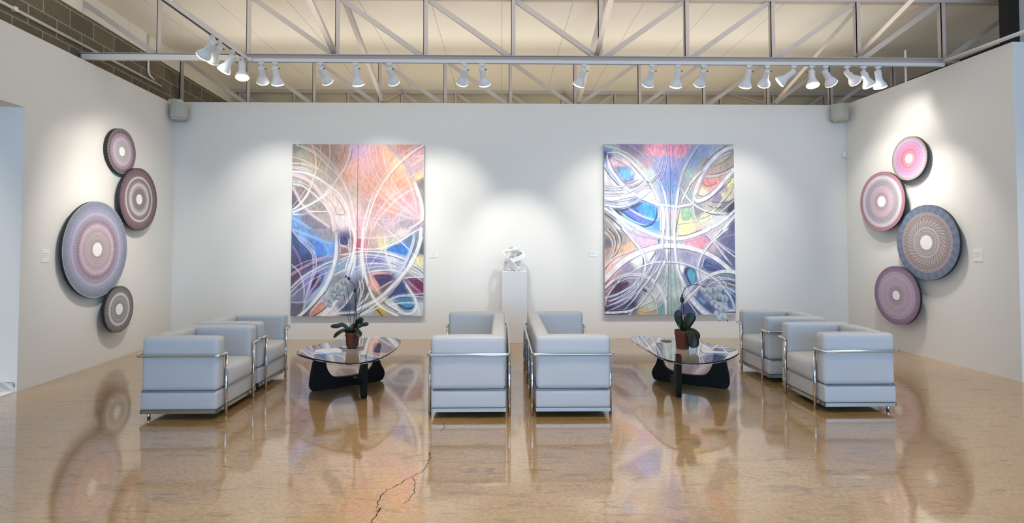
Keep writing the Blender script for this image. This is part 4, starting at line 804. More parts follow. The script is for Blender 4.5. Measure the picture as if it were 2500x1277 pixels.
P2['strokes'] = [
 ('A',36,(202,224,206),[(70,90),(250,140),(420,220),(560,340),(660,460),(720,580),(800,720),(860,850)]), ('A',24,(190,186,218),[(420,80),(560,180),(680,300),(780,450),(860,620),(920,820),(935,950)]), ('A',10,(228,182,192),[(530,80),(680,190),(800,300)]),
 ('A',24,(192,192,224),[(900,200),(880,350),(830,480),(740,600),(600,690)]), ('A',18,(196,196,228),[(930,90),(940,300),(900,480),(860,590)]), ('A',8,(170,200,240),[(940,500),(960,700),(980,900)]), ('A',8,(190,210,245),[(1010,650),(1030,900)]), ('A',14,(200,205,228),[(975,230),(982,500),(990,900)]),
 ('A',24,(108,160,230),[(70,280),(110,420),(190,530),(300,640)]), ('A',16,(40,40,60),[(65,400),(140,520),(240,630),(330,720)]), ('A',24,W_,[(130,520),(140,620),(180,720),(250,780)]),
 ('A',60,W_,[(70,830),(200,845),(380,805),(520,790)]), ('A',20,W_,[(70,760),(200,775),(340,755)]), ('A',10,(60,58,74),[(70,730),(200,737),(350,720)]), ('A',16,W_,[(70,640),(200,660),(340,690)]), ('A',9,(110,105,115),[(80,690),(180,695),(290,690)]), ('A',9,(120,116,128),[(120,770),(240,775),(320,765)]), ('A',12,(150,140,172),[(120,880),(230,890),(420,850)]),
 ('A',40,W_,[(110,205),(102,260),(150,400),(240,540),(340,660),(450,750),(600,840),(760,900),(860,930)]), ('A',34,W_,[(90,190),(250,190),(400,270),(520,390),(640,520),(740,680),(820,850),(870,950)]), ('A',10,(62,58,72),[(420,330),(520,440),(600,530),(640,575)]),
 ('A',10,(108,102,128),[(140,260),(180,400),(270,530),(360,620),(530,570)]), ('A',10,(108,104,130),[(140,260),(300,330),(440,420),(530,560)]), ('A',16,(205,195,200),[(350,630),(480,590),(545,560)]), ('A',22,W_,[(380,670),(520,620),(620,560)]), ('A',12,(60,55,75),[(400,703),(520,662),(640,580)]), ('A',26,W_,[(430,740),(560,690),(680,600),(800,500)]), ('A',14,W_,[(480,760),(620,690),(740,690)]), ('A',18,(70,66,80),[(650,590),(690,625)]), ('A',18,(120,112,125),[(695,655),(722,710)]), ('A',14,(172,150,156),[(735,730),(790,840),(700,870),(600,830)]),
 ('A',40,(218,232,242),[(70,930),(250,960),(400,930),(580,860)]), ('A',26,(50,55,82),[(200,1020),(330,1010),(440,970),(600,900)]), ('A',24,(60,62,90),[(330,1030),(420,1110),(560,1190)]), ('A',22,(206,236,246),[(400,980),(520,1060),(680,1130),(850,1170)]), ('A',20,(158,222,228),[(260,1010),(400,1120),(560,1200),(740,1260)]), ('A',22,(38,48,82),[(800,960),(800,1080),(740,1200),(640,1240),(560,1220)]), ('A',10,(60,60,80),[(590,870),(720,910),(830,942)]),
 ('A',40,W_,[(580,830),(720,890),(860,938),(1045,948)]), ('A',8,(45,48,70),[(828,960),(840,1100),(842,1300)]), ('A',18,W_,[(845,960),(853,1100),(855,1300)]), ('A',46,W_,[(130,960),(250,1080),(400,1180),(560,1260)]), ('A',40,W_,[(65,980),(180,1060),(300,1160),(450,1290)]), ('A',18,(50,45,50),[(70,1060),(200,1160),(320,1277)]), ('A',16,(236,216,176),[(65,1130),(150,1200),(220,1290)]),
 ('A',50,W_,[(870,950),(890,1050),(890,1300)]), ('A',34,W_,[(860,620),(910,780),(940,950),(960,1100),(965,1300)]),
 ('B',10,(190,200,218),[(120,100),(110,300),(150,480),(190,610)]), ('B',10,(190,200,218),[(180,100),(240,300),(330,420)]), ('B',22,(150,170,208),[(650,80),(530,200),(420,340),(330,500),(250,640)]), ('B',40,(202,202,220),[(470,80),(360,230),(260,420),(200,620),(160,830),(140,1000),(130,1300)]), ('B',36,W_,[(200,620),(170,800),(150,950),(125,1300)]),
 ('B',40,(222,215,162),[(960,620),(890,760),(790,900),(680,1010),(560,1090),(440,1130)]), ('B',12,(236,230,196),[(990,850),(880,950),(800,1020),(700,1080)]), ('B',24,(55,50,70),[(890,1005),(940,970),(975,915)]), ('B',12,(72,66,72),[(640,870),(720,890),(870,890),(970,850)]), ('B',12,(72,66,72),[(600,930),(700,970),(830,960)]),
 ('B',8,(62,60,60),[(640,370),(750,240),(850,180),(965,150),(930,230),(830,310),(720,360),(640,372)]), ('B',12,(220,218,210),[(670,340),(760,262),(860,205),(940,175)]), ('B',10,(70,62,64),[(590,490),(720,482),(850,440),(970,370)]), ('B',14,(232,228,224),[(560,520),(700,512),(850,470),(970,400)]), ('B',12,(222,214,206),[(540,540),(640,530),(780,520)]), ('B',22,(176,112,112),[(520,560),(555,640),(640,655),(740,600)]), ('B',14,(78,78,130),[(450,740),(480,795),(560,795),(660,745),(760,662)]),
 ('B',55,(226,226,232),[(985,90),(850,140),(720,240),(600,370),(510,520),(440,700),(405,800),(395,930)]), ('B',10,(70,66,86),[(880,70),(760,150),(640,250),(520,380)]), ('B',55,(238,238,240),[(970,430),(850,570),(720,720),(580,830),(450,870),(410,800)]), ('B',10,(60,60,76),[(440,925),(600,855),(760,735),(900,605),(970,505)]),
 ('B',28,W_,[(520,430),(400,560),(300,730),(210,930)]), ('B',10,(50,50,60),[(430,945),(560,1025),(700,1065),(850,1072)]), ('B',22,W_,[(180,630),(260,760),(390,910),(540,1000),(700,1040),(930,1050)]), ('B',8,(60,62,66),[(210,972),(300,962),(370,956)]), ('B',36,W_,[(0,938),(150,955),(300,930),(390,910)]),
 ('B',50,W_,[(985,1080),(900,1180),(820,1290)]), ('B',40,W_,[(985,1005),(850,1130),(700,1230),(560,1290)]), ('B',18,W_,[(390,920),(400,1050),(450,1170),(530,1290)]), ('B',10,(226,220,170),[(370,960),(390,1080),(410,1130)]), ('B',14,(242,236,200),[(160,1200),(300,1180),(450,1170)]), ('B',10,(72,68,70),[(200,1000),(172,1140),(150,1277)]), ('B',26,W_,[(0,980),(20,1100),(30,1290)]), ('B',24,W_,[(112,960),(118,1100),(120,1290)]),
 ('C',8,(112,110,116),[(75,740),(200,620),(380,480),(590,385)]), ('C',60,W_,[(540,-10),(700,60),(860,110),(1045,122)]), ('C',14,(216,206,226),[(400,20),(560,90),(720,120),(840,150)]), ('C',10,(60,55,70),[(600,270),(720,240),(820,212)]), ('C',18,(60,55,70),[(838,140),(818,212)]),
 ('C',22,(242,206,174),[(70,50),(150,120),(190,230),(170,340),(110,440),(75,490)]), ('C',14,(40,36,40),[(130,0),(205,90),(232,200),(210,330),(130,450)]), ('C',18,(242,206,174),[(105,0),(185,90),(218,200),(195,320),(130,430),(75,510)]), ('C',10,(50,45,46),[(240,0),(298,110),(294,210),(240,345),(160,440),(75,580)]), ('C',16,(247,228,206),[(210,0),(270,100),(285,200),(250,300),(180,400),(75,530)]),
 ('C',18,(247,228,212),[(75,540),(180,430),(330,350),(520,280),(570,268)]), ('C',14,(238,168,150),[(75,640),(200,500),(360,380),(520,320)]), ('C',80,W_,[(65,730),(200,580),(350,450),(520,350),(700,280),(880,240),(1045,240)]), ('C',14,(40,35,45),[(300,0),(400,110),(500,230),(560,300)]), ('C',36,W_,[(320,-10),(400,80),(480,180),(560,280),(620,400),(640,520),(610,650),(560,760)]),
 ('C',16,(55,50,65),[(600,390),(615,480),(600,520)]), ('C',16,(55,50,65),[(790,320),(740,400),(700,460)]), ('C',30,(217,217,232),[(870,310),(800,420),(700,560),(600,700),(540,800),(450,900),(300,1000),(100,1100)]), ('C',26,W_,[(560,660),(480,780),(350,870),(200,940),(80,970)]), ('C',22,(40,40,70),[(490,830),(350,905),(230,965),(110,992)]), ('C',40,(202,208,228),[(560,740),(480,830),(350,930),(200,1000),(90,1020)]),
 ('C',40,W_,[(80,830),(200,720),(350,660),(500,650),(650,680),(780,770),(870,900),(920,1050),(930,1220)]), ('C',18,W_,[(150,720),(300,660),(450,630),(620,650),(760,730),(850,830),(930,1000),(945,1180)]), ('C',16,W_,[(350,640),(250,760),(150,880),(90,1000),(85,1100)]), ('C',20,W_,[(430,630),(560,540),(700,490),(850,465),(1045,462)]),
 ('C',20,W_,[(980,300),(930,430),(850,560),(760,780),(680,900),(560,1060),(400,1220)]), ('C',14,W_,[(900,320),(830,520),(740,660),(620,820),(480,930),(300,1020),(90,1110)]), ('C',14,W_,[(560,690),(540,800),(470,930),(330,1060),(90,1170)]), ('C',14,W_,[(800,500),(700,700),(600,830),(480,1000),(330,1160)]), ('C',14,(232,234,240),[(90,1090),(250,1040),(400,960)]),
 ('C',12,(236,238,216),[(500,1130),(620,1070),(760,1000),(840,910)]), ('C',12,(232,237,204),[(520,1160),(700,1160),(830,1100),(880,1040)]), ('C',12,(120,130,130),[(690,900),(745,990),(790,1100),(800,1200)]), ('C',14,W_,[(550,780),(650,830),(720,910),(780,1020),(810,1200)]), ('C',24,(50,45,60),[(600,850),(670,900)]), ('C',40,W_,[(90,1185),(250,1180),(420,1160),(500,1110)]), ('C',10,(40,38,60),[(270,1195),(340,1190)]),
 ('C',14,(212,227,217),[(930,420),(930,640),(880,840)]), ('C',16,W_,[(945,480),(950,800),(920,1000)]), ('C',30,W_,[(895,0),(880,140),(870,310)]), ('C',36,W_,[(965,-10),(945,130),(940,300),(945,480)]),
 ('D',10,(70,65,90),[(150,290),(300,290),(480,342)]), ('D',12,(60,55,75),[(150,95),(300,80),(520,5)]), ('D',60,W_,[(0,130),(200,130),(380,90),(560,20),(620,-10)]), ('D',70,W_,[(0,240),(200,240),(400,280),(600,350),(780,460),(920,580),(1000,625)]),
 ('D',8,(212,226,218),[(30,320),(20,600),(10,1200)]), ('D',8,(212,226,218),[(110,480),(120,700),(160,1000),(180,1100)]), ('D',6,(112,132,130),[(130,480),(140,760),(170,1060)]), ('D',24,W_,[(180,480),(190,650),(240,800),(230,950),(190,1100)]), ('D',26,(60,55,92),[(265,550),(285,630),(320,720),(360,782)]), ('D',16,(60,55,92),[(300,545),(385,565),(425,640),(428,770)]),
 ('D',36,W_,[(120,-10),(125,200),(140,400),(180,600),(250,750),(330,900),(420,1020),(560,1150),(680,1220)]), ('D',14,(150,145,168),[(750,160),(850,100),(980,70)]), ('D',10,(45,40,60),[(700,212),(800,342),(920,505)]), ('D',10,(45,40,60),[(800,230),(880,300),(990,375)]),
 ('D',20,W_,[(800,-5),(700,110),(620,230),(560,300)]), ('D',26,W_,[(880,-5),(760,90),(640,200),(540,330),(480,450),(455,580),(470,700),(520,850),(620,1000),(740,1110)]), ('D',22,W_,[(540,30),(660,150),(760,280),(850,400),(950,520)]), ('D',18,W_,[(590,30),(720,170),(860,290),(990,390)]), ('D',14,(205,200,215),[(720,160),(850,250),(990,330)]),
 ('D',12,(212,218,228),[(560,380),(530,480),(500,560)]), ('D',10,(130,138,165),[(540,510),(640,520),(760,580)]), ('D',12,(60,60,80),[(520,780),(650,700),(780,648),(900,632),(990,655)]), ('D',50,W_,[(480,760),(600,670),(750,610),(880,598),(995,618)]), ('D',18,(228,228,236),[(560,700),(700,690),(850,690),(990,720)]), ('D',16,W_,[(600,800),(720,750),(850,760),(990,800)]), ('D',20,W_,[(700,790),(850,820),(990,890)]), ('D',14,W_,[(740,650),(830,740),(880,820)]),
 ('D',22,W_,[(0,470),(150,470),(300,500),(450,560),(600,640),(720,720),(830,840),(930,980),(995,1110)]), ('D',40,(70,84,126),[(400,940),(500,1050),(620,1150),(690,1190)]), ('D',24,(150,182,208),[(380,955),(480,1075),(620,1185)]), ('D',22,(34,34,60),[(330,1000),(420,1120),(500,1225)]), ('D',14,(215,216,226),[(300,1000),(380,1110),(460,1225)]), ('D',56,W_,[(250,860),(360,1000),(480,1130),(600,1225)]),
 ('D',26,W_,[(240,1060),(330,960),(450,840),(540,760)]), ('D',20,W_,[(260,960),(360,830),(450,740)]), ('D',12,(60,62,84),[(360,900),(400,850),(440,820)]), ('D',20,W_,[(640,1225),(800,1165),(990,1150)]), ('D',14,(40,42,60),[(860,1182),(990,1180)]), ('D',16,W_,[(830,830),(930,970),(985,1150)])]

for q, w, c, pts in [
 ('A',12,PK,[(75,250),(300,330),(520,470),(700,650),(850,900),(940,1290)]), ('A',10,CR,[(200,80),(420,190),(640,380),(800,600),(890,850),(945,1290)]), ('A',10,PK,[(70,600),(250,640),(450,760),(600,950),(700,1290)]), ('A',9,CR,[(460,80),(470,260),(430,430),(340,600),(200,800),(70,960)]),
 ('B',10,PK,[(60,300),(180,560),(330,760),(560,960),(960,1150)]), ('B',10,PK,[(980,420),(760,560),(560,760),(380,1000),(280,1290)]), ('B',10,PK,[(300,80),(330,320),(430,560),(620,800),(960,1120)]), ('B',10,PK,[(60,980),(150,1080),(330,1140),(600,1150)]), ('B',9,CR,[(860,80),(660,230),(480,420),(330,640),(230,860),(170,1100),(140,1290)]),
 ('C',10,LV,[(60,560),(250,470),(480,410),(680,350)]), ('C',10,W_,[(60,960),(250,800),(450,670),(660,590)]), ('C',12,LV,[(120,60),(300,230),(410,400),(400,600),(330,800),(230,1060)]), ('C',10,W_,[(700,520),(860,430),(1045,390)]), ('C',12,W_,[(885,-5),(905,200),(880,400),(800,640)]), ('C',9,W_,[(640,760),(560,900),(440,1060),(330,1180)]),
 ('D',10,W_,[(0,420),(250,405),(480,460),(700,560),(980,760)]), ('D',10,W_,[(0,610),(150,560),(400,540),(620,600)]), ('D',12,W_,[(970,120),(900,330),(780,560),(620,760)]), ('D',10,W_,[(150,-5),(150,250),(180,500),(260,760),(420,1000),(700,1180)]), ('D',10,W_,[(40,900),(100,750),(130,620)]), ('D',9,W_,[(250,-5),(200,200),(170,420),(150,640)])]: P1['strokes'].append((q, w, c, pts))
for q, w, c, pts in [
 ('A',10,W_,[(70,800),(300,790),(520,700),(700,560)]), ('A',10,W_,[(70,870),(300,880),(520,820)]), ('A',10,W_,[(80,900),(300,930),(540,860),(760,700)]), ('A',10,W_,[(70,700),(250,690),(430,630)]), ('A',8,W_,[(100,460),(130,620),(240,760),(420,880)]), ('A',8,LV,[(620,80),(760,260),(870,470),(930,700)]),
 ('B',10,W_,[(990,640),(860,820),(660,980),(430,1100)]), ('B',8,W_,[(300,700),(420,560),(560,420)]), ('B',8,LV,[(90,80),(90,330),(130,560),(240,740)]),
 ('C',10,W_,[(80,900),(220,780),(420,700),(600,720)]), ('C',10,W_,[(90,1060),(280,960),(470,810),(600,640)]), ('C',8,W_,[(760,460),(690,620),(560,800),(420,960),(250,1120)]), ('C',10,W_,[(950,320),(900,520),(790,720),(640,920),(450,1150)]), ('C',8,CR,[(75,20),(170,150),(180,260),(120,400),(75,450)]),
 ('D',10,W_,[(560,830),(700,740),(880,710),(990,740)]), ('D',10,W_,[(470,800),(640,900),(760,1040),(850,1200)]), ('D',10,W_,[(230,700),(330,880),(480,1060),(640,1200)]), ('D',8,W_,[(990,960),(900,870),(760,830),(620,860)])]: P2['strokes'].append((q, w, c, pts))
def paint_grid(pic, side, crisp, NX=240, NY=630):
    """colour of every point on one panel: patches, filled shapes, then brush strokes"""
    tl, tr, bl, br = [np.array(pic[k], float) for k in ('tl', 'tr', 'bl', 'br')]
    s0, s1 = pic['seam']
    if side == 0: tr, br = np.array((s0-0.7, tl[1])), np.array((s1-0.7, bl[1]))
    else: tl, bl = np.array((s0+0.9, tr[1])), np.array((s1+0.9, br[1]))
    u, v = np.meshgrid(np.linspace(0, 1, NX), np.linspace(0, 1, NY))
    X = (1-v)*((1-u)*tl[0]+u*tr[0])+v*((1-u)*bl[0]+u*br[0]); Y = (1-v)*tl[1]+v*bl[1]
    # brush wobble
    wob = sum(np.sin(X*a+Y*b+c)*d for a, b, c, d in ((.21, .13, 1, .25), (.07, .31, 2, .3), (.5, .4, 0, .12)))
    xs, cs = [], []
    for q, lst in pic['base'].items():
        ox, oy = pic['org'][q]
        for (a, b, r, g, bb) in lst: xs.append((ox+a*KS, oy+b*KS)); cs.append((r, g, bb))
    xs = np.array(xs); cs = np.array(cs, float); lum = cs.mean(1, keepdims=True); cs = lum+0.80*(cs-lum)+8
    num = np.zeros(X.shape+(3,)); den = np.zeros(X.shape)
    for (a, b), c in zip(xs, cs):
        w = 1.0/((X-a+wob)**2+(Y-b+wob)**2+4.0)**2.2
        num += w[..., None]*c; den += w
    img = num/den[..., None]
    ll = np.random.default_rng(5)
    tex = np.zeros(X.shape)
    for k in range(14):
        a = ll.uniform(0, PI); f = ll.uniform(0.08, 0.5); tex += np.sin((X*math.cos(a)+Y*math.sin(a))*f+ll.uniform(0, 6)+2*np.sin(X*0.05*k+Y*0.04))
    img *= (1+0.011*tex)[..., None]
    px, py = (X[0, -1]-X[0, 0])/(NX-1), (Y[-1, 0]-Y[0, 0])/(NY-1)
    for q, c, pts in pic['fills']:
        ox, oy = pic['org'][q]; P = [(ox+a*KS, oy+b*KS) for a, b in spline(pts, 4, True)]
        x0, x1 = min(p[0] for p in P), max(p[0] for p in P); y0, y1 = min(p[1] for p in P), max(p[1] for p in P)
        mk = (X > x0-1) & (X < x1+1) & (Y > y0-1) & (Y < y1+1)
        if not mk.any(): continue
        xx, yy = X[mk], Y[mk]; ins = np.zeros(xx.shape, bool)
        for (ax, ay), (bx, by) in zip(P, P[1:]+P[:1]):
            if ay == by: continue
            cnd = ((ay > yy) != (by > yy)) & (xx < (bx-ax)*(yy-ay)/(by-ay)+ax); ins ^= cnd
        t = img[mk]; t[ins] = t[ins]*0.2+0.8*np.array(c, float)*(1+0.02*tex[mk][ins])[..., None]; img[mk] = t
    def stroke(P, w, c, alpha, soft, tp=(0, 0)):
        r = w/2+soft
        x0, y0 = P.min(0)-r; x1, y1 = P.max(0)+r
        i0, i1 = np.searchsorted(Y[:, 0], (y0, y1)); j0 = int(max(0, (x0-X.min())/px-3)); j1 = int(min(NX, (x1-X.min())/px+4))
        if i0 >= i1 or j0 >= j1: return
        xx, yy = X[i0:i1, j0:j1], Y[i0:i1, j0:j1]; D = np.full(xx.shape, 1e9); T = np.zeros(xx.shape)
        m = len(P)-1
        for k in range(m):
            a, d = P[k], P[k+1]-P[k]
            L = d@d+1e-9; t = np.clip(((xx-a[0])*d[0]+(yy-a[1])*d[1])/L, 0, 1)
            q = (xx-a[0]-t*d[0])**2+(yy-a[1]-t*d[1])**2; z = q < D
            D = np.where(z, q, D); T = np.where(z, (k+t)/m, T)
        D = np.sqrt(D); f = np.ones(T.shape)
        if tp[0]: f = np.minimum(f, 0.2+0.8*np.clip(T/0.22, 0, 1)**0.7)
        if tp[1]: f = np.minimum(f, 0.2+0.8*np.clip((1-T)/0.22, 0, 1)**0.7)
        al = alpha*np.clip((w*f/2+soft/2-D)/soft, 0, 1)*(0.55+0.45*f)*(0.93+0.07*np.sin(T*40+X[0, 0]))
        img[i0:i1, j0:j1] = img[i0:i1, j0:j1]*(1-al[..., None])+al[..., None]*np.array(c, float)
    sr = np.random.default_rng(9)
    def offs(P, k0, k1):
        d = np.gradient(P, axis=0); n = np.stack([-d[:, 1], d[:, 0]], 1); n /= np.linalg.norm(n, axis=1)[:, None]+1e-9
        return P+n*np.linspace(k0, k1, len(P))[:, None]
    for q, w, c, pts in pic['strokes']:
        ox, oy = pic['org'][q]
        P = np.array([(ox+a*KS, oy+b*KS) for a, b in spline(pts, 7)])
        light = sum(c) > 560; tp = []
        for a, b in (pts[0], pts[-1]):
            inner = 80 < a < 960 and ((90 < b < 1230) if q in 'AB' else (20 < b < 1180)); tp.append(1 if inner else 0)
        ww = max(1.05, w*KS*(0.86 if light else 1.0))
        if light and crisp and w < 90: stroke(P+np.array((0.7, 0.85)), ww+0.8, (62, 62, 90), crisp, 1.1, tp)
        if light and w >= 12:
            for _ in range(2 if w < 26 else 3):
                o = sr.uniform(0.7, 1.7)*sr.choice((-1, 1)); k0, k1 = o*ww*sr.uniform(0.4, 1.0), o*ww*sr.uniform(0.4, 1.4)
                Q = offs(P, k0, k1)
                if crisp: stroke(Q+0.6, 1.3, (80, 78, 104), crisp*0.6, 1.0, (1, 1))
                stroke(Q, 1.0, c, 0.5, 0.9, (1, 1))
        if light and w >= 24 and not (crisp > 0.3):
            stroke(P, ww, c, 0.62, 1.6, tp)
            for f in (-0.33, 0.02, 0.34): stroke(offs(P, f*ww, f*ww*0.9), ww*0.24, (250, 248, 246) if min(c) > 215 else c, 0.85, 1.0, tp)
        else: stroke(P, ww, c, 0.88 if light else 0.78, 1.0, tp)
    return np.clip(126+(img-126)*1.13-5, 0, 252)*PAINT_GAIN
PAINT_GAIN = 0.985
def panel(label, pic, side, x0, x1, z0, z1, crisp, group):
    cx = (x0+x1)/2; t = thing('painting_panel', label, 'painting', (cx, 8.24, z0), 0, group)
    img = paint_grid(pic, side, crisp); NY, NX = img.shape[:2]
    uu, vv = np.meshgrid(np.linspace(x0-cx, x1-cx, NX), np.linspace(z1-z0, 0, NY))
    co = np.stack([uu, np.full(uu.shape, -0.0615), vv], -1).reshape(-1, 3)
    i = np.arange(NY*NX).reshape(NY, NX)
    quads = np.stack([i[1:, :-1], i[1:, 1:], i[:-1, 1:], i[:-1, :-1]], -1).reshape(-1, 4)
    obj('canvas', fast_mesh('canvas', co, quads, lin_np(img).reshape(-1, 3)), M['paint'], t)
    obj('stretcher', B((x0-cx, x1-cx, -0.061, -0.012, 0, z1-z0)), M['canvas_edge'], t)
    obj('hanging_cleat', B((-0.3, 0.3, -0.012, 0.0, z1-z0-0.4, z1-z0-0.3)), M['canvas_edge'], t)
panel('left panel of the peach and orange swirl diptych, left of the plinth', P1, 0, -3.205, -2.209, 0.36, 2.985, 0.10, 'panels of the peach painting')
panel('right panel of the peach and orange swirl diptych, nearer the plinth', P1, 1, -2.203, -1.196, 0.36, 2.985, 0.10, 'panels of the peach painting')
panel('left panel of the blue and white loop diptych, nearer the plinth', P2, 0, 1.583, 2.604, 0.37, 3.005, 0.68, 'panels of the blue painting')
panel('right panel of the blue and white loop diptych, behind the arching orchid', P2, 1, 2.610, 3.608, 0.37, 3.005, 0.68, 'panels of the blue painting')

# ------------------------------------------------------------------ painted discs on the side walls
def disc(label, origin, u, n, pos, R, off, stops, ticks, edge, hole, seed):
    """stops: (radius fraction, r,g,b). ticks: (r0,r1,count,twist,strength)"""
    g = np.random.default_rng(seed)
    pos = Vector(pos)
    s = (pos-Vector(origin)).dot(u)
    t = thing('painted_disc', label, 'wall disc', group='painted discs on the '+('left' if n.x > 0 else 'right')+' wall')
    wall_frame(t, origin, u, s, pos.z, n)
    NR, NA = 96, 360
    r = np.linspace(0, 1, NR+1)[1:]; a = np.linspace(0, 2*PI, NA, endpoint=False)
    RR, AA = np.meshgrid(r, a, indexing='ij')
    xs = [q[0] for q in stops]; img = np.stack([np.interp(RR, xs, [q[k] for q in stops]) for k in (1, 2, 3)], -1)
    ring = 1+0.075*g.normal(0, 1, NR+1)[1:]; ring = np.where(r < hole, 1, ring)
    gl = img.mean(-1, keepdims=True); img = (gl+0.80*(img-gl))*0.93
    img *= ring[:, None, None]
    for (r0, r1, cnt, tw, stg) in ticks:
        m = (RR >= r0) & (RR <= r1); w = np.sin(AA*cnt+tw*np.log(RR+0.05)*cnt*0.1+0.6*np.sin(AA*3+RR*9))
        w = np.sign(w)*np.abs(w)**1.6
        img[m] *= (1+0.65*stg*w[m])[:, None]
    img *= (1+0.04*g.normal(0, 1, RR.shape))[..., None]
    img[RR < hole] = (246, 246, 244)
    co = np.stack([R*RR*np.cos(AA), np.full(RR.shape, -off-0.0005), R*RR*np.sin(AA)], -1).reshape(-1, 3)
    co = np.concatenate([co, [[0, -off-0.0005, 0]]])
    i = np.arange(NR*NA).reshape(NR, NA); j = np.roll(i, -1, 1)
    quads = np.stack([i[:-1], i[1:], j[1:], j[:-1]], -1).reshape(-1, 4)
    c = NR*NA
    cq = np.stack([np.full(NA//2, c), i[0, 0::2], i[0, 1::2], np.roll(i[0, 0::2], -1)], -1)
    col = np.concatenate([lin_np(np.clip(img, 0, 255)).reshape(-1, 3), lin_np(np.array([[246., 246, 244]]))])
    obj('face', fast_mesh('face', co, np.concatenate([quads, cq]), col), M['discpaint'], t)
    bm = bmesh.new(); th = 0.034 if off > 0.06 else off-0.002
    pr = [(R*0.985, -off+th), (R*0.998, -off+th-0.004), (R*1.0, -off+0.004), (R*0.999, -off)]
    rings = [[bm.verts.new((rr*math.cos(2*PI*k/96), yy, rr*math.sin(2*PI*k/96))) for k in range(96)] for rr, yy in pr]
    for p, q in zip(rings, rings[1:]):
        for k in range(96): bm.faces.new((p[k], p[(k+1) % 96], q[(k+1) % 96], q[k]))
    bm.faces.new(rings[0]); bm.faces.new(rings[-1][::-1])
    obj('rim', bm, M['rim'], t, smooth=False)
    bm = bmesh.new(); lathe(bm, [(R*0.62, 0.0), (R*0.62, off-th if off > 0.06 else 0.002)], 48, True, True)
    bmesh.ops.rotate(bm, verts=bm.verts, cent=(0, 0, 0), matrix=Matrix.Rotation(PI/2, 3, 'X'))
    obj('wall_mount', bm, M['rim'], t)
DS = [
 ('small mauve and grey disc at the top of the left wall group', oL, uL, nL, (-4.92, 6.888, 2.646), 0.292, 0.05,
  [(0,190,182,190),(.22,182,174,186),(.30,200,192,200),(.36,180,174,184),(.45,200,192,204),(.52,205,186,200),(.60,206,182,198),(.64,182,152,178),(.76,180,150,174),(.79,150,130,138),(.84,122,108,110),(.93,130,120,122),(1,98,92,94)], [(.82,1.0,44,0.5,.30)], 0, .20),
 ('dark plum disc with two pale rings, second from the top on the left wall', oL, uL, nL, (-4.946, 7.215, 2.057), 0.420, 0.086,
  [(0,150,130,142),(.17,150,130,142),(.33,150,128,142),(.36,190,178,184),(.41,168,154,160),(.43,222,212,216),(.51,222,214,218),(.53,160,146,148),(.65,148,132,134),(.67,214,200,204),(.72,218,206,208),(.745,140,112,118),(.95,116,84,94),(1,92,68,76)], [(.75,.93,60,3,.08),(.94,1.0,70,0,.45),(.2,.34,40,1,.05)], 0, .165),
 ('largest disc on the left wall, blue-grey edge with a mauve heart', oL, uL, nL, (-4.883, 6.432, 1.397), 0.572, 0.07,
  [(0,205,186,192),(.16,200,180,188),(.3,196,176,184),(.42,196,176,188),(.5,192,170,184),(.56,168,142,164),(.62,172,148,174),(.66,180,170,198),(.74,176,172,204),(.82,160,164,194),(.88,152,160,190),(.93,138,146,170),(.965,120,130,150),(.985,160,172,186),(1,150,160,172)], [(.48,.63,64,0,.15),(.2,.47,80,0,.03),(.92,.98,130,0,.08)], 0, .145),
 ('smallest grey disc with a pale ring, lowest on the left wall', oL, uL, nL, (-4.913, 6.81, 0.641), 0.290, 0.106,
  [(0,140,138,144),(.26,132,130,138),(.30,158,158,164),(.36,150,150,156),(.45,168,168,174),(.58,160,160,166),(.61,206,209,211),(.70,208,210,212),(.73,150,146,146),(.85,132,124,122),(.95,112,104,102),(1,104,94,88)], [(.74,1.0,36,0.6,.13)], 0, .25),
 ('small bright pink and violet disc at the top of the right wall group', oR, uR, nR, (5.464, 6.917, 2.591), 0.291, 0.078,
  [(0,236,140,166),(.22,234,150,172),(.34,226,120,154),(.42,190,110,140),(.48,236,136,168),(.58,238,138,172),(.64,214,140,190),(.70,190,146,204),(.80,196,156,218),(.83,232,184,224),(.86,214,178,212),(.88,178,160,160),(.96,172,156,154),(1,150,136,136)], [(.24,.46,30,6,.14),(.5,.8,60,0,.05),(.87,1,46,0,.12)], 0, .205),
 ('pale mauve disc with a rose edge, second from the top on the right wall', oR, uR, nR, (5.446, 7.369, 2.055), 0.417, 0.114,
  [(0,196,170,186),(.2,190,166,184),(.34,204,176,192),(.40,212,178,194),(.46,216,184,200),(.50,190,170,186),(.56,168,158,176),(.62,180,170,186),(.68,188,178,194),(.73,200,192,208),(.82,206,198,214),(.86,226,214,222),(.885,188,124,146),(.95,186,126,146),(1,168,120,134)], [(.2,.36,34,5,.06),(.55,.72,90,0,.04)], 0, .185),
 ('large blue-edged disc with woven streaks, right-most on the right wall', oR, uR, nR, (5.474, 6.676, 1.48), 0.478, 0.078,
  [(0,170,160,166),(.2,176,168,174),(.36,184,174,178),(.5,178,166,168),(.6,166,150,152),(.74,162,146,150),(.79,176,160,166),(.81,122,132,158),(.88,108,124,156),(.93,116,134,162),(1,96,114,146)], [(.21,.62,34,7,.22),(.5,.79,52,-2,.10),(.80,1.0,26,0.5,.10)], 0, .19),
 ('lilac ringed disc lowest on the right wall', oR, uR, nR, (5.455, 7.141, 0.764), 0.395, 0.114,
  [(0,172,150,172),(.18,160,140,162),(.24,186,166,188),(.34,180,158,182),(.42,196,176,198),(.50,182,158,184),(.60,190,170,194),(.70,198,178,204),(.78,184,160,188),(.85,164,132,168),(.92,146,112,146),(1,134,104,134)], [(.85,1,70,0,.03)], 0, .16)]
for k, d in enumerate(DS): disc(*d, 20+k)
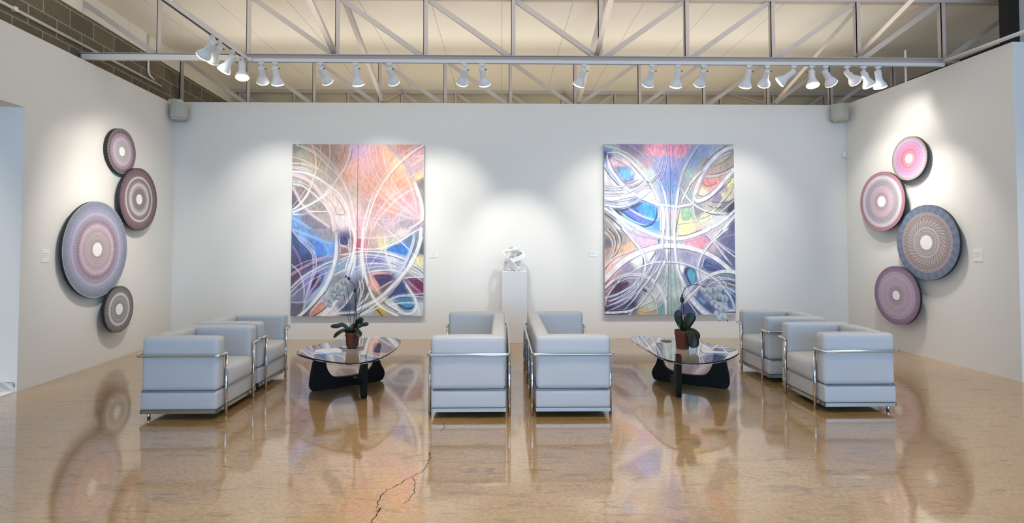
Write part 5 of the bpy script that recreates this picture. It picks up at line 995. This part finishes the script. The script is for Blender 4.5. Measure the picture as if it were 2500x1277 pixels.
# ------------------------------------------------------------------ track spotlights
def lamp_prototype():
    t = thing('track_spotlight', 'x', 'spotlight', group='white track spotlights')
    bm = bevel_all(B((-0.035, 0.035, -0.016, 0.016, -0.022, 0.0)), 0.003); box(bm, -0.014, 0.014, -0.014, 0.014, -0.034, -0.022)
    obj('track_adapter', bm, M['lamp'], t)
    bm = bmesh.new(); lathe(bm, [(0.007, -0.072), (0.007, -0.034)], 10, True, True); lathe(bm, [(0.012, -0.062), (0.014, -0.056), (0.012, -0.05)], 10, True, True); obj('stem', bm, M['lamp'], t)
    hd = bpy.data.objects.new('lamp_head', None); COL.objects.link(hd); hd.parent = t; hd.location = (0, 0, -0.075); hd.empty_display_size = 0.05
    bm = bmesh.new()     # shade, opening along local -z
    pr = [(0.004, 0.022), (0.026, 0.020), (0.034, 0.010), (0.036, 0.0), (0.036, -0.085), (0.040, -0.105), (0.050, -0.125), (0.062, -0.145), (0.070, -0.163), (0.073, -0.178), (0.073, -0.184), (0.070, -0.184), (0.067, -0.165), (0.058, -0.148), (0.046, -0.128), (0.034, -0.105)]
    lathe(bm, pr, 28, True, True); obj('lamp_shade', bm, M['lamp'], hd, smooth=True)
    bm = bmesh.new()
    lathe(bm, [(0.001, -0.206), (0.03, -0.205), (0.055, -0.201), (0.067, -0.195), (0.0725, -0.1875), (0.0725, -0.1845), (0.069, -0.183), (0.066, -0.170), (0.001, -0.168)], 28); obj('bulb', bm, M['lens'], hd, smooth=True)
    bm = bmesh.new(); tube(bm, [(0.037*math.cos(a), 0.0, 0.0+0.03*math.sin(a)) for a in np.linspace(-0.2, PI+0.2, 12)], 0.004, 6); obj('yoke', bm, M['lamp'], hd)
    bm = bmesh.new(); tube(bm, [(0.036, 0, 0), (0.058, 0, 0)], 0.007, 8); obj('knob', bm, M['speaker_d'], hd)
    return t, hd
LP, LH = lamp_prototype()
# colour, power and aim of each spotlight
SPOTS = [
 # mount point, aim, watts, cone deg, label
 ((-3.05, 5.60), (-4.93, 6.60, 1.8), 0.72, 46, 'white spotlight nearest the viewer on the short track, aimed at the left wall'),
 ((-3.05, 5.74), (-4.95, 7.10, 2.0), 0.72, 46, 'white spotlight half hidden behind the nearest one on the short track'),
 ((-3.05, 6.02), (-4.90, 6.45, 0.9), 0.8, 46, 'brightly lit white spotlight in the middle of the short track, aimed down left'),
 ((-3.05, 6.24), (-2.50, 5.50, 0.0), 0.35, 46, 'white spotlight at the corner where the two tracks meet, its bulb facing out'),
 ((-2.90, 6.42), (-3.45, 8.2, 2.0), 0.95, 48, 'white spotlight first on the long track, just right of the corner'),
 ((-2.736, 6.42), (-2.85, 8.2, 0.5), 0.92, 52, 'white spotlight second on the long track, close beside the first'),
 ((-2.19, 6.42), (-1.75, 8.2, 2.2), 0.62, 46, 'tilted white spotlight above the middle of the peach painting'),
 ((-1.77, 6.42), (-1.55, 8.2, 0.45), 0.88, 52, 'upright white spotlight above the right half of the peach painting'),
 ((-1.365, 6.42), (-1.0, 8.2, 2.0), 0.48, 46, 'white spotlight above the right edge of the peach painting'),
 ((-0.455, 6.42), (-0.95, 8.2, 1.85), 0.5, 46, 'white spotlight left of centre, the left one of a pair above the plinth'),
 ((-0.24, 6.42), (0.24, 8.1, 1.25), 0.9, 36, 'white spotlight left of centre, the right one of a pair above the plinth'),
 ((1.004, 6.42), (0.14, 8.1, 1.22), 0.9, 36, 'lone white spotlight right of centre, turned toward the plinth'),
 ((1.838, 6.42), (1.62, 8.2, 1.9), 0.8, 44, 'white spotlight above the left half of the blue painting, first of three'),
 ((2.156, 6.42), (2.15, 8.2, 0.5), 0.9, 52, 'white spotlight above the seam of the blue painting, middle of three'),
 ((2.47, 6.42), (2.50, 8.2, 2.1), 0.8, 44, 'white spotlight above the right half of the blue painting, last of three'),
 ((3.03, 6.42), (2.95, 8.2, 0.5), 0.95, 52, 'white spotlight above the right edge of the blue painting, left one of a pair'),
 ((3.255, 6.42), (3.65, 8.2, 2.0), 0.8, 44, 'slanted white spotlight above the right edge of the blue painting, right one of a pair'),
 ((3.586, 6.42), (1.25, 8.2, 1.7), 0.55, 44, 'white spotlight starting the right-hand cluster, its shade flared wide'),
 ((3.81, 6.42), (3.60, 5.6, 0.0), 0.30, 46, 'white spotlight second in the right-hand cluster, its round bulb showing'),
 ((3.98, 6.42), (5.44, 7.36, 2.2), 0.75, 42, 'white spotlight third in the right-hand cluster, tipped to the right'),
 ((4.25, 6.42), (5.46, 6.95, 2.8), 0.45, 54, 'white spotlight fourth in the right-hand cluster, hanging upright'),
 ((4.46, 6.42), (5.45, 6.60, 1.55), 0.75, 50, 'white spotlight last but one in the right-hand cluster'),
 ((4.64, 6.42), (5.46, 7.05, 0.9), 0.62, 46, 'white spotlight at the far right end of the long track, nearest the right wall')]
def copy_lamp():
    t = LP.copy(); COL.objects.link(t)
    for k in [c for c in bpy.data.objects if c.parent == LP]: copy_tree(k, t)
    return t
first = True
made = []
for i, (mp, aim, pw, cone, label) in enumerate(SPOTS):
    t = LP if i == len(SPOTS)-1 else copy_lamp()
    made.append(t); t.location = (mp[0], mp[1], TZ-0.001); t['label'] = label
    if mp[0] == -3.05: t.rotation_euler = (0, 0, PI/2)
for t, (mp, aim, pw, cone, label) in zip(made, SPOTS):
    hd = [c for c in bpy.data.objects if c.parent == t and c.type == 'EMPTY'][0]
    piv = Vector((mp[0], mp[1], TZ-0.076)); d = (Vector(aim)-piv).normalized()
    R = d.to_track_quat('-Z', 'Y').to_matrix()
    if mp[0] == -3.05: R = Matrix.Rotation(-PI/2, 3, 'Z') @ R
    hd.rotation_euler = R.to_euler()
    l = bpy.data.lights.new('spotlight_beam', 'SPOT'); l.energy = SPOT_W*pw; l.color = SPOT_C; l.spot_size = math.radians(cone*1.25); l.spot_blend = 0.9; l.shadow_soft_size = 0.03
    lo = bpy.data.objects.new('spotlight_beam', l); COL.objects.link(lo); lo.location = piv+d*0.225; lo.rotation_euler = d.to_track_quat('-Z', 'Y').to_euler()

# ------------------------------------------------------------------ daylight from the storefront behind, added fill lights for the floor and the ceiling
def area(name, loc, rot, sx, sy, e, c):
    l = bpy.data.lights.new(name, 'AREA'); l.shape = 'RECTANGLE'; l.size = sx; l.size_y = sy; l.energy = e; l.color = c
    o = bpy.data.objects.new(name, l); COL.objects.link(o); o.location = loc; o.rotation_euler = rot; return o
for x in (-7.7, -4.5, -1.4, 1.7, 4.8, 7.8):
    area('window_daylight', (x, -4.3, 1.9), (PI/2, 0, 0), 2.8, 3.0, DAY_E, DAY_C)
for x in (-5.5, 0, 5.5):
    for yy in (1.0, 3.4):
        l = bpy.data.lights.new('hall_fill_light', 'SPOT'); l.energy = HALL_E; l.color = (1.0, 0.87, 0.70); l.spot_size = math.radians(105); l.spot_blend = 1.0; l.shadow_soft_size = 0.25  # added fill without a fixture, brightens the floor and seat tops
        o = bpy.data.objects.new('hall_fill_light', l); COL.objects.link(o); o.location = (x, yy, 4.3)
area('ceiling_fill_light', (0.3, 5.2, 3.70), (PI, 0, 0), 9.6, 1.9, UP_E*0.85, SPOT_C)  # three unseen upward lights, added only to brighten the ceiling
area('ceiling_fill_light', (0.3, 7.6, 3.70), (PI, 0, 0), 9.6, 1.3, UP_E*0.42, (1.0, 0.97, 0.9))
area('ceiling_fill_light', (0.3, 9.5, 2.6), (PI, 0, 0), 9.6, 0.8, UP_E*0.7, (1.0, 0.92, 0.76))
w = bpy.data.worlds.new('sky'); S.world = w; w.use_nodes = True
w.node_tree.nodes['Background'].inputs[0].default_value = (0.55, 0.72, 1.0, 1); w.node_tree.nodes['Background'].inputs[1].default_value = WORLD_S

# ------------------------------------------------------------------ camera
cam = bpy.data.cameras.new('camera'); co = bpy.data.objects.new('camera', cam); COL.objects.link(co)
co.location = (0, 0, 1.48); co.rotation_euler = (math.radians(90+1.75), 0, math.radians(-1.1))
cam.sensor_fit = 'HORIZONTAL'; cam.sensor_width = 36; cam.lens = 1300/2500*36; cam.shift_y = -0.03449; cam.clip_start = 0.05
S.camera = co
S.view_settings.view_transform = 'Standard'; S.view_settings.look = 'None'; S.view_settings.gamma = 1; S.view_settings.use_curve_mapping = False
S.view_settings.exposure = EXPOSURE
S.cycles.use_denoising = True; S.cycles.use_adaptive_sampling = True; S.cycles.adaptive_threshold = 0.025; S.cycles.max_bounces = 9; S.cycles.diffuse_bounces = 4; S.cycles.glossy_bounces = 5; S.cycles.transmission_bounces = 8
S.cycles.sample_clamp_indirect = 6; S.cycles.caustics_refractive = False; S.cycles.caustics_reflective = False
